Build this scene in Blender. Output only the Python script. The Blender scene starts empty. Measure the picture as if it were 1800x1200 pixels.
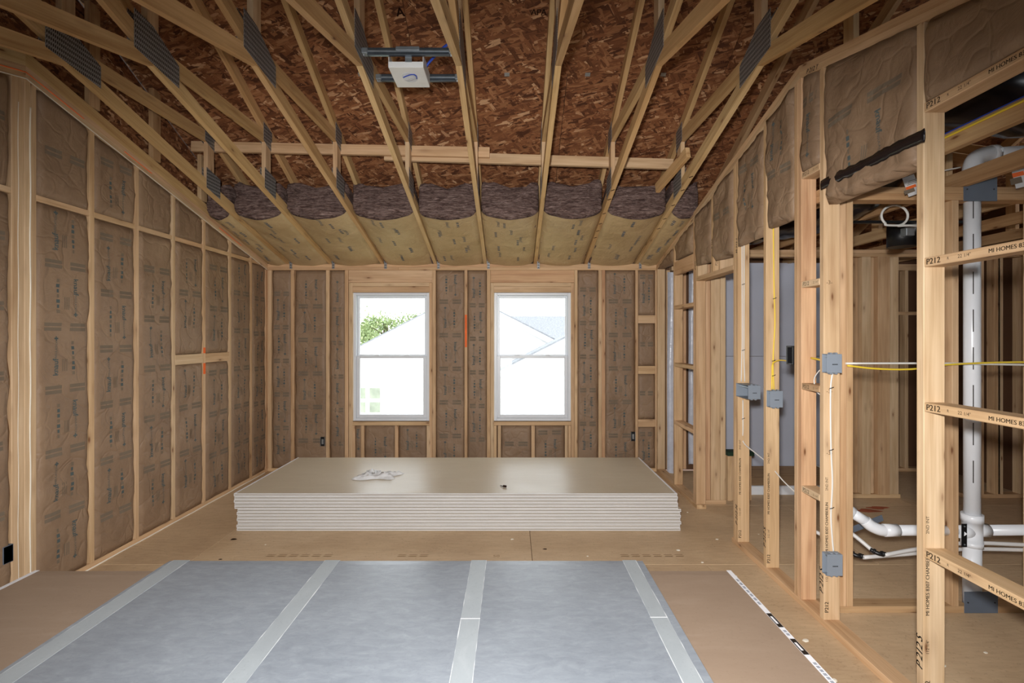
import bpy, bmesh, math, random
import numpy as np
from mathutils import Vector, Matrix, noise

random.seed(7)
SC = bpy.context.scene
C = SC.collection

# ------------------------------------------------------------------ camera, sky, flash, exposure
FPX, CX, HY, CAMZ = 867.0, 900.0, 592.0, 1.6
cam_data = bpy.data.cameras.new('camera')
cam_data.sensor_width = 36.0
cam_data.lens = FPX / 1800.0 * 36.0
cam_data.shift_y = -8.0 / 1800.0
cam_data.clip_start = 0.02
cam = bpy.data.objects.new('camera', cam_data)
cam.location = (0, 0, CAMZ)
cam.rotation_euler = (math.pi / 2, 0, 0)
C.objects.link(cam)
SC.camera = cam

world = bpy.data.worlds.new('overcast_sky')
SC.world = world
world.use_nodes = True
bg = world.node_tree.nodes['Background']
bg.inputs['Color'].default_value = (0.93, 0.97, 1.0, 1)
bg.inputs['Strength'].default_value = 4.2

fl = bpy.data.lights.new('camera_flash', 'SPOT')
fl.spot_size = math.radians(100)
fl.spot_blend = 0.8
fl.energy = 620
fl.shadow_soft_size = 0.05
fl.color = (1.0, 0.985, 0.97)
flo = bpy.data.objects.new('camera_flash', fl)
flo.location = (-0.09, -0.12, 1.76)
flo.rotation_euler = (math.radians(76), 0, 0)
flo.scale = (1.45, 1.0, 1.0)      # the flash head throws a wide, low beam
C.objects.link(flo)

SC.view_settings.view_transform = 'Standard'
SC.view_settings.look = 'None'
SC.view_settings.gamma = 1.0
SC.view_settings.use_curve_mapping = False
SC.view_settings.exposure = 0.06


# ------------------------------------------------------------------ helpers
def lin(r, g, b):
    def f(c):
        c /= 255.0
        return c / 12.92 if c <= 0.04045 else ((c + 0.055) / 1.055) ** 2.4
    return (f(r), f(g), f(b), 1.0)


def at(px, py, d):
    return Vector(((px - CX) * d / FPX, d, CAMZ + (HY - py) * d / FPX))


class NT:
    def __init__(self, name):
        self.m = bpy.data.materials.new(name)
        self.m.use_nodes = True
        self.n = self.m.node_tree.nodes
        self.l = self.m.node_tree.links
        self.p = self.n['Principled BSDF']
        self.out = self.n['Material Output']

    def add(self, t, **kw):
        n = self.n.new(t)
        for k, v in kw.items():
            if k in n.inputs.keys():
                s = n.inputs[k]
                if hasattr(v, 'is_linked'):
                    self.l.new(v, s)
                else:
                    s.default_value = v
            else:
                setattr(n, k, v)
        return n

    def link(self, a, b):
        self.l.new(a, b)

    def ramp(self, fac, stops, interp='LINEAR'):
        r = self.n.new('ShaderNodeValToRGB')
        r.color_ramp.interpolation = interp
        e = r.color_ramp.elements
        while len(e) < len(stops):
            e.new(0.5)
        for el, (p, c) in zip(e, stops):
            el.position = p
            el.color = c if len(c) == 4 else (*c, 1)
        self.l.new(fac, r.inputs['Fac'])
        return r.outputs['Color']

    def mix(self, fac, a, b, mode='MIX'):
        n = self.n.new('ShaderNodeMix')
        n.data_type = 'RGBA'
        n.blend_type = mode
        for s, v in ((n.inputs['Factor'], fac), (n.inputs['A'], a), (n.inputs['B'], b)):
            pass
        ins = [n.inputs[0], n.inputs[6], n.inputs[7]]
        for s, v in zip(ins, (fac, a, b)):
            if hasattr(v, 'is_linked'):
                self.l.new(v, s)
            else:
                s.default_value = v
        return n.outputs[2]

    def coord(self, scale=(1, 1, 1), rot=(0, 0, 0), rand=True, world=False):
        if world:
            g = self.n.new('ShaderNodeNewGeometry').outputs['Position']
        else:
            g = self.n.new('ShaderNodeTexCoord').outputs['Object']
        if rand and not world:
            oi = self.n.new('ShaderNodeObjectInfo')
            mul = self.n.new('ShaderNodeVectorMath')
            mul.operation = 'MULTIPLY_ADD'
            mul.inputs[1].default_value = (1, 1, 1)
            comb = self.n.new('ShaderNodeCombineXYZ')
            for i, k in enumerate((37.0, 91.0, 53.0)):
                mm = self.n.new('ShaderNodeMath')
                mm.operation = 'MULTIPLY'
                self.l.new(oi.outputs['Random'], mm.inputs[0])
                mm.inputs[1].default_value = k
                self.l.new(mm.outputs[0], comb.inputs[i])
            self.l.new(g, mul.inputs[0])
            self.l.new(comb.outputs[0], mul.inputs[2])
            g = mul.outputs[0]
        if any(rot):
            pre = self.n.new('ShaderNodeMapping')
            pre.inputs['Rotation'].default_value = rot
            self.l.new(g, pre.inputs['Vector'])
            g = pre.outputs['Vector']
        mp = self.n.new('ShaderNodeMapping')
        mp.inputs['Scale'].default_value = scale
        self.l.new(g, mp.inputs['Vector'])
        return mp.outputs['Vector']

    def noise(self, vec, scale=5.0, detail=4.0, rough=0.55, dist=0.0):
        n = self.n.new('ShaderNodeTexNoise')
        n.inputs['Scale'].default_value = scale
        n.inputs['Detail'].default_value = detail
        n.inputs['Roughness'].default_value = rough
        n.inputs['Distortion'].default_value = dist
        self.l.new(vec, n.inputs['Vector'])
        return n.outputs['Fac']

    def bump(self, h, strength=0.2, dist=0.01):
        b = self.n.new('ShaderNodeBump')
        b.inputs['Strength'].default_value = strength
        b.inputs['Distance'].default_value = dist
        self.l.new(h, b.inputs['Height'])
        self.l.new(b.outputs['Normal'], self.p.inputs['Normal'])

    def base(self, c):
        if hasattr(c, 'is_linked'):
            self.l.new(c, self.p.inputs['Base Color'])
        else:
            self.p.inputs['Base Color'].default_value = c

    def done(self, rough=0.7, spec=0.3, metal=0.0):
        self.p.inputs['Roughness'].default_value = rough
        self.p.inputs['Specular IOR Level'].default_value = spec
        self.p.inputs['Metallic'].default_value = metal
        return self.m


def plain(name, col, rough=0.6, spec=0.4, metal=0.0, var=0.08, scale=6.0):
    t = NT(name)
    v = t.coord((1, 1, 1))
    f = t.noise(v, scale, 3)
    lo = tuple(c * (1 - var) for c in col[:3])
    hi = tuple(min(1, c * (1 + var)) for c in col[:3])
    t.base(t.ramp(f, [(0.3, lo), (0.7, hi)]))
    return t.done(rough, spec, metal)


def wood_mat(name, pale, mid, dark, knot=lin(110, 66, 34), knots=True, rough=0.62):
    t = NT(name)
    oi = t.n.new('ShaderNodeObjectInfo')
    v = t.coord((1.1, 20, 20))
    g1 = t.noise(v, 1.0, 4, 0.55, 0.5)
    v2 = t.coord((3.0, 120, 120))
    g2 = t.noise(v2, 1.0, 2, 0.5)
    col = t.ramp(g1, [(0.28, dark), (0.46, mid), (0.66, pale)])
    col = t.mix(0.3, col, t.ramp(g2, [(0.3, dark), (0.65, pale)]))
    tint = t.ramp(oi.outputs['Random'], [(0.0, lin(255, 236, 214)), (0.35, lin(255, 250, 236)),
                                         (0.7, lin(243, 226, 205)), (1.0, lin(255, 245, 222))])
    col = t.mix(1.0, col, tint, 'MULTIPLY')
    h = g1
    if knots:
        v3 = t.coord((5.0, 17, 17))
        vo = t.n.new('ShaderNodeTexVoronoi')
        vo.feature = 'F1'
        vo.inputs['Scale'].default_value = 1.0
        vo.inputs['Randomness'].default_value = 1.0
        t.link(v3, vo.inputs['Vector'])
        k = t.ramp(vo.outputs['Distance'], [(0.05, (0.95, 0.95, 0.95)), (0.10, (0.6, 0.6, 0.6)), (0.15, (0.25, 0.25, 0.25)), (0.32, (0.08, 0.08, 0.08)), (0.45, (0, 0, 0))])
        # only some cells carry a knot
        sep = t.n.new('ShaderNodeSeparateColor')
        t.link(vo.outputs['Color'], sep.inputs[0])
        gate = t.ramp(sep.outputs[0], [(0.55, (0, 0, 0)), (0.6, (1, 1, 1))])
        kk = t.mix(1.0, k, gate, 'MULTIPLY')
        col = t.mix(kk, col, knot)
    v5 = t.coord((0.9, 4, 4))
    bl = t.noise(v5, 2.0, 3)
    col = t.mix(1.0, col, t.ramp(bl, [(0.3, (0.86, 0.84, 0.82)), (0.6, (1, 1, 1))]), 'MULTIPLY')
    t.base(col)
    t.bump(h, 0.12, 0.003)
    return t.done(rough, 0.3)


def osb_mat(name, cols, rough=0.7, bump=0.35):
    t = NT(name)
    out = hgt = None
    for i, (ang, sx, sy) in enumerate(((0.12, 7.5, 30), (-0.45, 9.0, 36), (0.65, 9.5, 33), (-0.95, 11.5, 38), (0.3, 12.0, 50))):
        v = t.coord((sx, sy, sy), (0, 0, ang))
        wob = t.noise(v, 0.9, 1, 0.4)
        vm = t.n.new('ShaderNodeVectorMath')
        vm.operation = 'ADD'
        t.link(v, vm.inputs[0])
        t.link(wob, vm.inputs[1])
        vo = t.n.new('ShaderNodeTexVoronoi')
        vo.feature = 'F1'
        vo.distance = 'CHEBYCHEV'
        vo.inputs['Scale'].default_value = 1.0
        t.link(vm.outputs[0], vo.inputs['Vector'])
        sep = t.n.new('ShaderNodeSeparateColor')
        t.link(vo.outputs['Color'], sep.inputs[0])
        c = t.ramp(sep.outputs[i % 3], [(0.0, cols[0]), (0.3, cols[1]), (0.65, cols[2]), (0.92, cols[3]), (1.0, cols[4])])
        st = t.noise(t.coord((sx * 0.8, sy * 5, sy * 5), (0, 0, ang)), 1.0, 3, 0.6)
        c = t.mix(1.0, c, t.ramp(st, [(0.3, (0.62, 0.58, 0.55)), (0.5, (0.95, 0.95, 0.95)), (0.7, (1.18, 1.16, 1.12))]), 'MULTIPLY')
        if out is None:
            out, hgt = c, sep.outputs[0]
        else:
            gate = t.ramp(sep.outputs[(i + 1) % 3], [(0.62, (0, 0, 0)), (0.64, (1, 1, 1))])
            out = t.mix(gate, out, c)
            hgt = t.mix(gate, hgt, sep.outputs[i % 3])
    t.base(out)
    t.bump(hgt, bump, 0.004)
    return t.done(rough, 0.3)


M = {}
M['pine'] = wood_mat('pine_lumber', lin(222, 199, 173), lin(208, 182, 152), lin(182, 151, 119))
M['pine_red'] = wood_mat('reddish_pine_lumber', lin(222, 194, 166), lin(206, 174, 145), lin(178, 140, 112))
M['pine_truss'] = wood_mat('yellow_truss_lumber', lin(222, 196, 156), lin(208, 179, 136), lin(182, 147, 104), knots=True)
M['pine_dark'] = wood_mat('darker_pine_lumber', lin(206, 180, 148), lin(192, 162, 128), lin(164, 132, 100))  # pine again, in a darker tone
M['osb'] = osb_mat('oriented_strand_board', [lin(82, 48, 30), lin(122, 76, 48), lin(148, 98, 64), lin(170, 120, 82), lin(212, 170, 130)])
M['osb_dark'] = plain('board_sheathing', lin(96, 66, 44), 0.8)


def kraft_mat(name, a, b, c, crease=0.34):
    t = NT(name)
    v = t.coord((1, 1, 1))
    n1 = t.noise(v, 3.0, 4, 0.6)
    n2 = t.noise(v, 40.0, 3, 0.6)
    col = t.ramp(n1, [(0.25, a), (0.5, b), (0.75, c)])
    col = t.mix(0.12, col, t.ramp(n2, [(0.3, a), (0.7, c)]))
    t.base(col)
    cr = t.noise(t.coord((1, 1, 1)), 9.0, 5, 0.6, 1.2)
    vw = t.n.new('ShaderNodeVectorMath')
    vw.operation = 'MULTIPLY_ADD'
    nv_ = t.n.new('ShaderNodeTexNoise')
    nv_.inputs['Scale'].default_value = 3.0
    t.link(v, nv_.inputs['Vector'])
    t.link(nv_.outputs['Color'], vw.inputs[0])
    vw.inputs[1].default_value = (0.8, 0.8, 0.8)
    t.link(v, vw.inputs[2])
    vo = t.n.new('ShaderNodeTexVoronoi')
    vo.feature = 'DISTANCE_TO_EDGE'
    vo.inputs['Scale'].default_value = 4.0
    t.link(vw.outputs[0], vo.inputs['Vector'])
    cre = t.ramp(vo.outputs['Distance'], [(0.0, (0, 0, 0)), (0.09, (0.7, 0.7, 0.7)), (0.4, (1, 1, 1))])
    hh = t.mix(crease, cr, cre)
    t.bump(hh, 0.5, 0.022)
    return t.done(0.55, 0.35)


M['kraft'] = kraft_mat('brown_kraft_paper', lin(126, 102, 80), lin(142, 116, 92), lin(154, 128, 102))
M['kraft_ceiling'] = kraft_mat('tan_kraft_paper', lin(170, 144, 104), lin(186, 160, 119), lin(200, 174, 133), 0.12)


def fibre_mat():
    t = NT('mineral_fibre')
    v = t.coord((3, 3, 22))
    n1 = t.noise(v, 2.2, 6, 0.68, 1.0)
    n2 = t.noise(t.coord((14, 14, 60)), 1.5, 5, 0.7, 0.6)
    col = t.ramp(n1, [(0.36, lin(84, 62, 58)), (0.5, lin(136, 108, 100)), (0.64, lin(190, 162, 152))])
    col = t.mix(0.4, col, t.ramp(n2, [(0.4, lin(66, 48, 46)), (0.66, lin(210, 184, 174))]))
    t.base(col)
    t.bump(n2, 1.0, 0.05)
    return t.done(0.95, 0.1)


M['fibre'] = fibre_mat()
M['ink_blue'] = plain('faded_blue_ink', lin(84, 93, 92), 0.8, 0.1)
M['ink_pale'] = plain('pale_blue_ink', lin(121, 107, 91), 0.8, 0.1)
M['ink_ceiling'] = plain('blue_ceiling_ink', lin(96, 104, 112), 0.8, 0.1)
M['ink_black'] = plain('black_stamp_ink', lin(52, 42, 32), 0.8, 0.1)
M['ink_brown'] = plain('brown_stamp_ink', lin(112, 88, 62), 0.8, 0.1)
M['ink_osb'] = plain('dark_stencil_ink', lin(44, 28, 20), 0.8, 0.1)
M['marker'] = plain('black_marker', lin(24, 22, 20), 0.6, 0.2)
M['orange'] = plain('orange_marking_paint', lin(240, 110, 50), 0.6, 0.2, var=0.15)
M['chalk'] = plain('white_caulk', lin(232, 224, 208), 0.6, 0.3)
M['vinyl'] = plain('white_vinyl', lin(222, 226, 232), 0.35, 0.5, var=0.02)
M['pvc'] = plain('white_pvc', lin(228, 230, 234), 0.3, 0.5, var=0.02)
M['pex'] = plain('white_pex', lin(208, 206, 204), 0.4, 0.5, var=0.03)
M['grey_plastic'] = plain('grey_plastic', lin(132, 140, 150), 0.45, 0.4, var=0.04)
M['grey_dark'] = plain('dark_grey_plastic', lin(92, 100, 112), 0.45, 0.4, var=0.08)
M['black'] = plain('black_plastic', lin(20, 20, 22), 0.4, 0.4)
M['black_gloss'] = plain('glossy_black_film', lin(24, 20, 24), 0.22, 0.6)
M['cable_white'] = plain('white_cable', lin(222, 220, 214), 0.45, 0.4, var=0.03)
M['cable_yellow'] = plain('yellow_cable', lin(232, 200, 60), 0.45, 0.4, var=0.05)
M['cable_blue'] = plain('blue_cable', lin(40, 70, 170), 0.45, 0.4)
M['white_paint'] = plain('white_painted_steel', lin(224, 224, 222), 0.4, 0.4, var=0.03)
M['grey_board'] = plain('grey_wallboard', lin(194, 198, 212), 0.7, 0.2, var=0.04, scale=2)
M['white_edge'] = plain('white_end_tape', lin(236, 236, 240), 0.5, 0.3, var=0.03)
M['tag_white'] = plain('white_card', lin(214, 212, 210), 0.6, 0.2)
M['fray'] = plain('frayed_paper', lin(206, 210, 212), 0.6, 0.2)
M['ink_floor'] = plain('faded_floor_stencil', lin(152, 126, 96), 0.8, 0.1)
M['ink_tape'] = plain('grey_tape_print', lin(158, 162, 172), 0.6, 0.2)
M['siding'] = plain('white_siding', lin(246, 246, 246), 0.6, 0.3, var=0.02)
M['far_glass'] = plain('far_window_glass', lin(150, 156, 140), 0.2, 0.4, var=0.25, scale=3)
M['shingle'] = plain('pale_roof_shingle', lin(137, 139, 143), 0.9, 0.1, var=0.2, scale=14)
M['ground_far'] = plain('far_lawn', lin(150, 160, 120), 0.9, 0.1)
M['bark'] = plain('bark', lin(110, 96, 84), 0.9, 0.1)
M['roofing'] = plain('roofing_felt', lin(40, 34, 32), 0.9, 0.1)


def metal_mat(name, col, rough=0.35, dots=False):
    t = NT(name)
    v = t.coord((1, 1, 1))
    n = t.noise(v, 30.0, 3)
    c = t.ramp(n, [(0.3, tuple(x * 0.8 for x in col[:3])), (0.7, col)])
    if dots:
        mp = t.coord((34, 60, 75), rand=False)
        vo = t.n.new('ShaderNodeTexVoronoi')
        vo.inputs['Scale'].default_value = 1.0
        vo.inputs['Randomness'].default_value = 0.0
        t.link(mp, vo.inputs['Vector'])
        d = t.ramp(vo.outputs['Distance'], [(0.30, (1, 1, 1)), (0.42, (0, 0, 0))])
        c = t.mix(d, c, lin(46, 44, 42))
        d2 = t.ramp(vo.outputs['Distance'], [(0.34, (0, 0, 0)), (0.42, (1, 1, 1)), (0.5, (0, 0, 0))])
        c = t.mix(d2, c, lin(190, 190, 190))
        t.bump(vo.outputs['Distance'], 0.6, 0.003)
    t.base(c)
    return t.done(rough, 0.5, 0.35 if dots else 0.7)


M['plate_metal'] = metal_mat('punched_plate_steel', lin(138, 136, 134), 0.45, True)
M['bar_steel'] = metal_mat('dark_bar_steel', lin(104, 112, 120), 0.3)
M['steel'] = metal_mat('galvanised_steel', lin(176, 184, 190), 0.32)


def subfloor_mat():
    t = NT('tan_subfloor_panel')
    v = t.coord((1, 1, 1))
    n1 = t.noise(v, 1.6, 5, 0.6)
    n2 = t.noise(t.coord((8, 40, 40)), 1.0, 4, 0.6, 0.5)
    n3 = t.noise(v, 60, 2)
    col = t.ramp(n1, [(0.3, lin(186, 158, 127)), (0.5, lin(203, 175, 141)), (0.72, lin(216, 190, 156))])
    col = t.mix(0.25, col, t.ramp(n2, [(0.35, lin(172, 140, 106)), (0.65, lin(216, 188, 150))]))
    col = t.mix(1.0, col, t.ramp(n3, [(0.26, (0.8, 0.78, 0.76)), (0.4, (1, 1, 1))]), 'MULTIPLY')
    t.base(col)
    t.bump(n2, 0.1, 0.003)
    return t.done(0.55, 0.35)


M['subfloor'] = subfloor_mat()


def sheet_mat(name, a, b, streak, rough, spec, sc=(3, 14, 3), amt=0.3):
    t = NT(name)
    v = t.coord((1, 1, 1))
    n1 = t.noise(v, 1.3, 5, 0.62)
    n2 = t.noise(t.coord(sc), 1.0, 6, 0.7, 0.6)
    n3 = t.noise(v, 90, 2)
    col = t.ramp(n1, [(0.3, a), (0.7, b)])
    col = t.mix(amt, col, t.ramp(n2, [(0.35, a), (0.55, b), (0.72, streak)]))
    col = t.mix(1.0, col, t.ramp(n3, [(0.25, (0.9, 0.9, 0.9)), (0.4, (1, 1, 1))]), 'MULTIPLY')
    t.base(col)
    r = t.ramp(n1, [(0.3, (rough - 0.06,) * 3), (0.7, (rough + 0.1,) * 3)])
    m = t.done(rough, spec)
    t.link(r, t.p.inputs['Roughness'])
    return m


M['sheet_face'] = sheet_mat('drywall_face_paper', lin(194, 180, 156), lin(204, 191, 168), lin(214, 204, 186), 0.36, 0.5)
M['sheet_edge'] = plain('drywall_edge_paper', lin(214, 212, 210), 0.6, 0.3, var=0.04)
M['brown_back'] = sheet_mat('brown_back_paper', lin(148, 127, 109), lin(160, 139, 120), lin(178, 158, 141), 0.42, 0.4)
M['grey_sheet'] = sheet_mat('grey_facing', lin(122, 129, 138), lin(146, 153, 161), lin(168, 175, 182), 0.34, 0.5, (14, 34, 14), 0.4)
M['grey_band'] = sheet_mat('pale_tape_band', lin(152, 159, 164), lin(164, 171, 175), lin(186, 191, 194), 0.4, 0.45, (5, 9, 5))


def glass_mat():
    t = NT('window_glass')
    tr = t.n.new('ShaderNodeBsdfTransparent')
    tr.inputs['Color'].default_value = (0.97, 0.98, 0.98, 1)
    gl = t.n.new('ShaderNodeBsdfGlossy')
    gl.inputs['Roughness'].default_value = 0.02
    nz = t.noise(t.coord((1, 1, 1)), 2.0, 1)
    mx = t.n.new('ShaderNodeMixShader')
    mul = t.n.new('ShaderNodeMath')
    mul.operation = 'MULTIPLY'
    t.link(nz, mul.inputs[0])
    mul.inputs[1].default_value = 0.1
    t.link(mul.outputs[0], mx.inputs[0])
    t.link(tr.outputs[0], mx.inputs[1])
    t.link(gl.outputs[0], mx.inputs[2])
    t.link(mx.outputs[0], t.out.inputs['Surface'])
    return t.m


M['glass'] = glass_mat()


def film_mat(name, col, alpha, rough=0.25):
    t = NT(name)
    n = t.noise(t.coord((1, 1, 1)), 12, 4, 0.6, 0.8)
    t.base(t.ramp(n, [(0.3, tuple(c * 0.82 for c in col[:3])), (0.7, col)]))
    t.bump(n, 0.5, 0.02)
    m = t.done(rough, 0.6)
    t.p.inputs['Alpha'].default_value = alpha
    return m


M['poly'] = film_mat('white_plastic_film', lin(206, 208, 218), 1.0, 0.25)
M['bag'] = film_mat('clear_plastic_bag', lin(246, 247, 248), 0.93, 0.2)


def leaf_mat():
    t = NT('tree_leaves')
    n = t.noise(t.coord((1, 1, 1)), 2.0, 3)
    t.base(t.ramp(n, [(0.3, lin(120, 140, 100)), (0.7, lin(172, 184, 132))]))
    return t.done(0.7, 0.2)


M['leaf'] = leaf_mat()

WMX = {}          # world matrices


def link(o, mw, parent=None):
    C.objects.link(o)
    WMX[o.name] = mw
    if parent is not None:
        o.parent = parent
        o.matrix_basis = WMX[parent.name].inverted() @ mw
    else:
        o.matrix_basis = mw
    return o


def tag(o, label=None, cat=None, group=None, kind=None):
    for k, v in (('label', label), ('category', cat), ('group', group), ('kind', kind)):
        if v:
            o[k] = v
    return o


def thing(name, label, cat, loc=(0, 0, 0), group=None):
    o = bpy.data.objects.new(name, None)
    o.empty_display_size = 0.1
    link(o, Matrix.Translation(loc))
    return tag(o, label, cat, group)


def struct(name, label=None):
    o = bpy.data.objects.new(name, None)
    link(o, Matrix.Identity(4))
    return tag(o, label, None, None, 'structure')


def meshobj(name, verts, faces, mat, parent=None, mw=None, smooth=False, mats=None, fm=None):
    me = bpy.data.meshes.new(name)
    me.from_pydata([tuple(v) for v in verts], [], faces)
    me.materials.append(M[mat])
    if mats:
        for m_ in mats:
            me.materials.append(M[m_])
        me.polygons.foreach_set('material_index', fm)
    if smooth:
        me.polygons.foreach_set('use_smooth', [True] * len(me.polygons))
    me.update()
    o = bpy.data.objects.new(name, me)
    return link(o, mw or Matrix.Identity(4), parent)


BOXC = {}


def boxmesh(L, W, T, mat, bev):
    key = (round(L, 4), round(W, 4), round(T, 4), mat, bev)
    if key not in BOXC:
        bm = bmesh.new()
        bmesh.ops.create_cube(bm, size=1.0)
        for v in bm.verts:
            v.co = (v.co.x * L, v.co.y * W, v.co.z * T)
        if bev > 0:
            bmesh.ops.bevel(bm, geom=bm.edges[:], offset=min(bev, 0.3 * min(L, W, T)), segments=1, affect='EDGES')
        me = bpy.data.meshes.new('box')
        bm.to_mesh(me)
        bm.free()
        me.materials.append(M[mat])
        BOXC[key] = me
    return BOXC[key]


def frame(o, x, y, z):
    m = Matrix.Identity(4)
    for i, v in enumerate((x, y, z)):
        m[0][i], m[1][i], m[2][i] = v
    m[0][3], m[1][3], m[2][3] = o
    return m


AX = {'x': ((1, 0, 0), (0, 1, 0), (0, 0, 1)), 'y': ((0, 1, 0), (-1, 0, 0), (0, 0, 1)), 'z': ((0, 0, 1), (0, 1, 0), (-1, 0, 0))}


def box(name, x0, x1, y0, y1, z0, z1, mat, parent=None, axis=None, bev=0.0018):
    d = {'x': x1 - x0, 'y': y1 - y0, 'z': z1 - z0}
    if axis is None:
        axis = max(d, key=d.get)
    L = d[axis]
    W, T = {'x': (d['y'], d['z']), 'y': (d['x'], d['z']), 'z': (d['y'], d['x'])}[axis]
    me = boxmesh(L, W, T, mat, bev)
    o = bpy.data.objects.new(name, me)
    mw = frame(((x0 + x1) / 2, (y0 + y1) / 2, (z0 + z1) / 2), *AX[axis])
    return link(o, mw, parent)


def beam(name, a, b, w, t, side, mat, parent=None, bev=0.0018):
    """plank whose centre line runs a to b; w across in direction side, t in the third direction"""
    a, b = Vector(a), Vector(b)
    x = (b - a).normalized()
    y = Vector(side)
    y = (y - x * y.dot(x)).normalized()
    z = x.cross(y)
    me = boxmesh((b - a).length, w, t, mat, bev)
    o = bpy.data.objects.new(name, me)
    return link(o, frame((a + b) / 2, x, y, z), parent)


def prism_x(name, pts, x0, x1, mat, parent=None, along=None):
    """polygon pts in the Y-Z plane extruded from x0 to x1; local X follows along"""
    along = Vector((0, *(along or (1.0, 0.0)))).normalized()
    ydir = Vector((1, 0, 0))
    zdir = along.cross(ydir)
    c = Vector(((x0 + x1) / 2, sum(p[0] for p in pts) / len(pts), sum(p[1] for p in pts) / len(pts)))
    mw = frame(c, along, ydir, zdir)
    inv = mw.inverted()
    n = len(pts)
    v = [inv @ Vector((x0, p[0], p[1])) for p in pts] + [inv @ Vector((x1, p[0], p[1])) for p in pts]
    f = [list(range(n))[::-1], list(range(n, 2 * n))] + [[i, (i + 1) % n, n + (i + 1) % n, n + i] for i in range(n)]
    bm = bmesh.new()
    bv = [bm.verts.new(q) for q in v]
    for q in f:
        bm.faces.new([bv[i] for i in q])
    bmesh.ops.recalc_face_normals(bm, faces=bm.faces[:])
    me = bpy.data.meshes.new(name)
    bm.to_mesh(me)
    bm.free()
    me.materials.append(M[mat])
    o = bpy.data.objects.new(name, me)
    return link(o, mw, parent)


def smooth_path(pts, n=6):
    pts = [Vector(p) for p in pts]
    if len(pts) < 3:
        return pts
    out = []
    P = [pts[0] * 2 - pts[1]] + pts + [pts[-1] * 2 - pts[-2]]
    for i in range(1, len(P) - 2):
        for k in range(n):
            t = k / n
            a, b, c, d = P[i - 1], P[i], P[i + 1], P[i + 2]
            out.append(0.5 * ((2 * b) + (c - a) * t + (2 * a - 5 * b + 4 * c - d) * t * t + (3 * b - a - 3 * c + d) * t ** 3))
    out.append(pts[-1])
    return out


def tube(name, pts, r, mat, parent=None, seg=8, smooth=True, n=6, radii=None):
    P = smooth_path(pts, n) if smooth else [Vector(p) for p in pts]
    V, F = [], []
    t0 = (P[1] - P[0]).normalized()
    up = Vector((0, 0, 1)) if abs(t0.z) < 0.9 else Vector((1, 0, 0))
    u = (up - t0 * up.dot(t0)).normalized()
    for i, p in enumerate(P):
        t = (P[min(i + 1, len(P) - 1)] - P[max(i - 1, 0)]).normalized()
        u = (u - t * u.dot(t)).normalized()
        w = t.cross(u)
        rr = radii[i] if radii else r
        for k in range(seg):
            a = 2 * math.pi * k / seg
            V.append(p + (u * math.cos(a) + w * math.sin(a)) * rr)
    for i in range(len(P) - 1):
        for k in range(seg):
            F.append((i * seg + k, i * seg + (k + 1) % seg, (i + 1) * seg + (k + 1) % seg, (i + 1) * seg + k))
    F.append(tuple(range(seg))[::-1])
    F.append(tuple(range((len(P) - 1) * seg, len(P) * seg)))
    o = meshobj(name, V, F, mat, parent)
    o.data.polygons.foreach_set('use_smooth', [len(q.vertices) == 4 for q in o.data.polygons])
    return o


# ------------------------------------------------------------------ lettering
TXT = {}


def text_geo(s, bold=0.0):
    key = (s, bold)
    if key not in TXT:
        cu = bpy.data.curves.new('lettering', 'FONT')
        cu.body = s
        cu.size = 1.0
        cu.resolution_u = 3
        cu.offset = bold
        cu.align_x = 'CENTER'
        cu.align_y = 'CENTER'
        o = bpy.data.objects.new('lettering', cu)
        C.objects.link(o)
        dg = bpy.context.evaluated_depsgraph_get()
        me = o.evaluated_get(dg).to_mesh()
        v = np.array([q.co[:2] for q in me.vertices], dtype=float).reshape(-1, 2)
        f = [tuple(p.vertices) for p in me.polygons]
        o.evaluated_get(dg).to_mesh_clear()
        C.objects.unlink(o)
        bpy.data.objects.remove(o)
        bpy.data.curves.remove(cu)
        TXT[key] = (v, f)
    return TXT[key]


def stamp(name, s, pos, right, up, size, mat, parent, shear=0.0, bold=0.0, stretch=1.0):
    """flat lettering centred at pos"""
    v, f = text_geo(s, 0.0)
    if bold > 0:
        m = len(v)
        f = list(f) + [tuple(m + q for q in p) for p in f]
        v = np.concatenate([v - (0.02, 0), v + (0.02, 0)])
    right, up = Vector(right).normalized(), Vector(up).normalized()
    key = (s, bold, round(size, 4), mat, shear, stretch)
    if key not in BOXC:
        me = bpy.data.meshes.new('lettering')
        me.from_pydata([((x + shear * y) * size * stretch, y * size, 0) for x, y in v], [], f)
        me.materials.append(M[mat])
        BOXC[key] = me
    o = bpy.data.objects.new(name, BOXC[key])
    return link(o, frame(Vector(pos), right, up, right.cross(up)), parent)


# ------------------------------------------------------------------ the shell's dimensions
XL, XR, YB = -2.91, 1.72, 5.87
ZW = 2.47
YR, ZR = 2.95, 3.22
SL = (ZR - ZW) / (YB - YR)
ZS0 = 2.705
RIDGE = ZS0 + 0.5 * (YB - YR)


def zc(y):                       # underside of the scissor trusses
    return ZR - SL * abs(y - YR)


def zs(y):                       # underside of the roof boards
    return ZS0 + 0.5 * (YB - y) if y >= YR else RIDGE - 0.25 * (YR - y)


S = 0.038
D4 = 0.089


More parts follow.
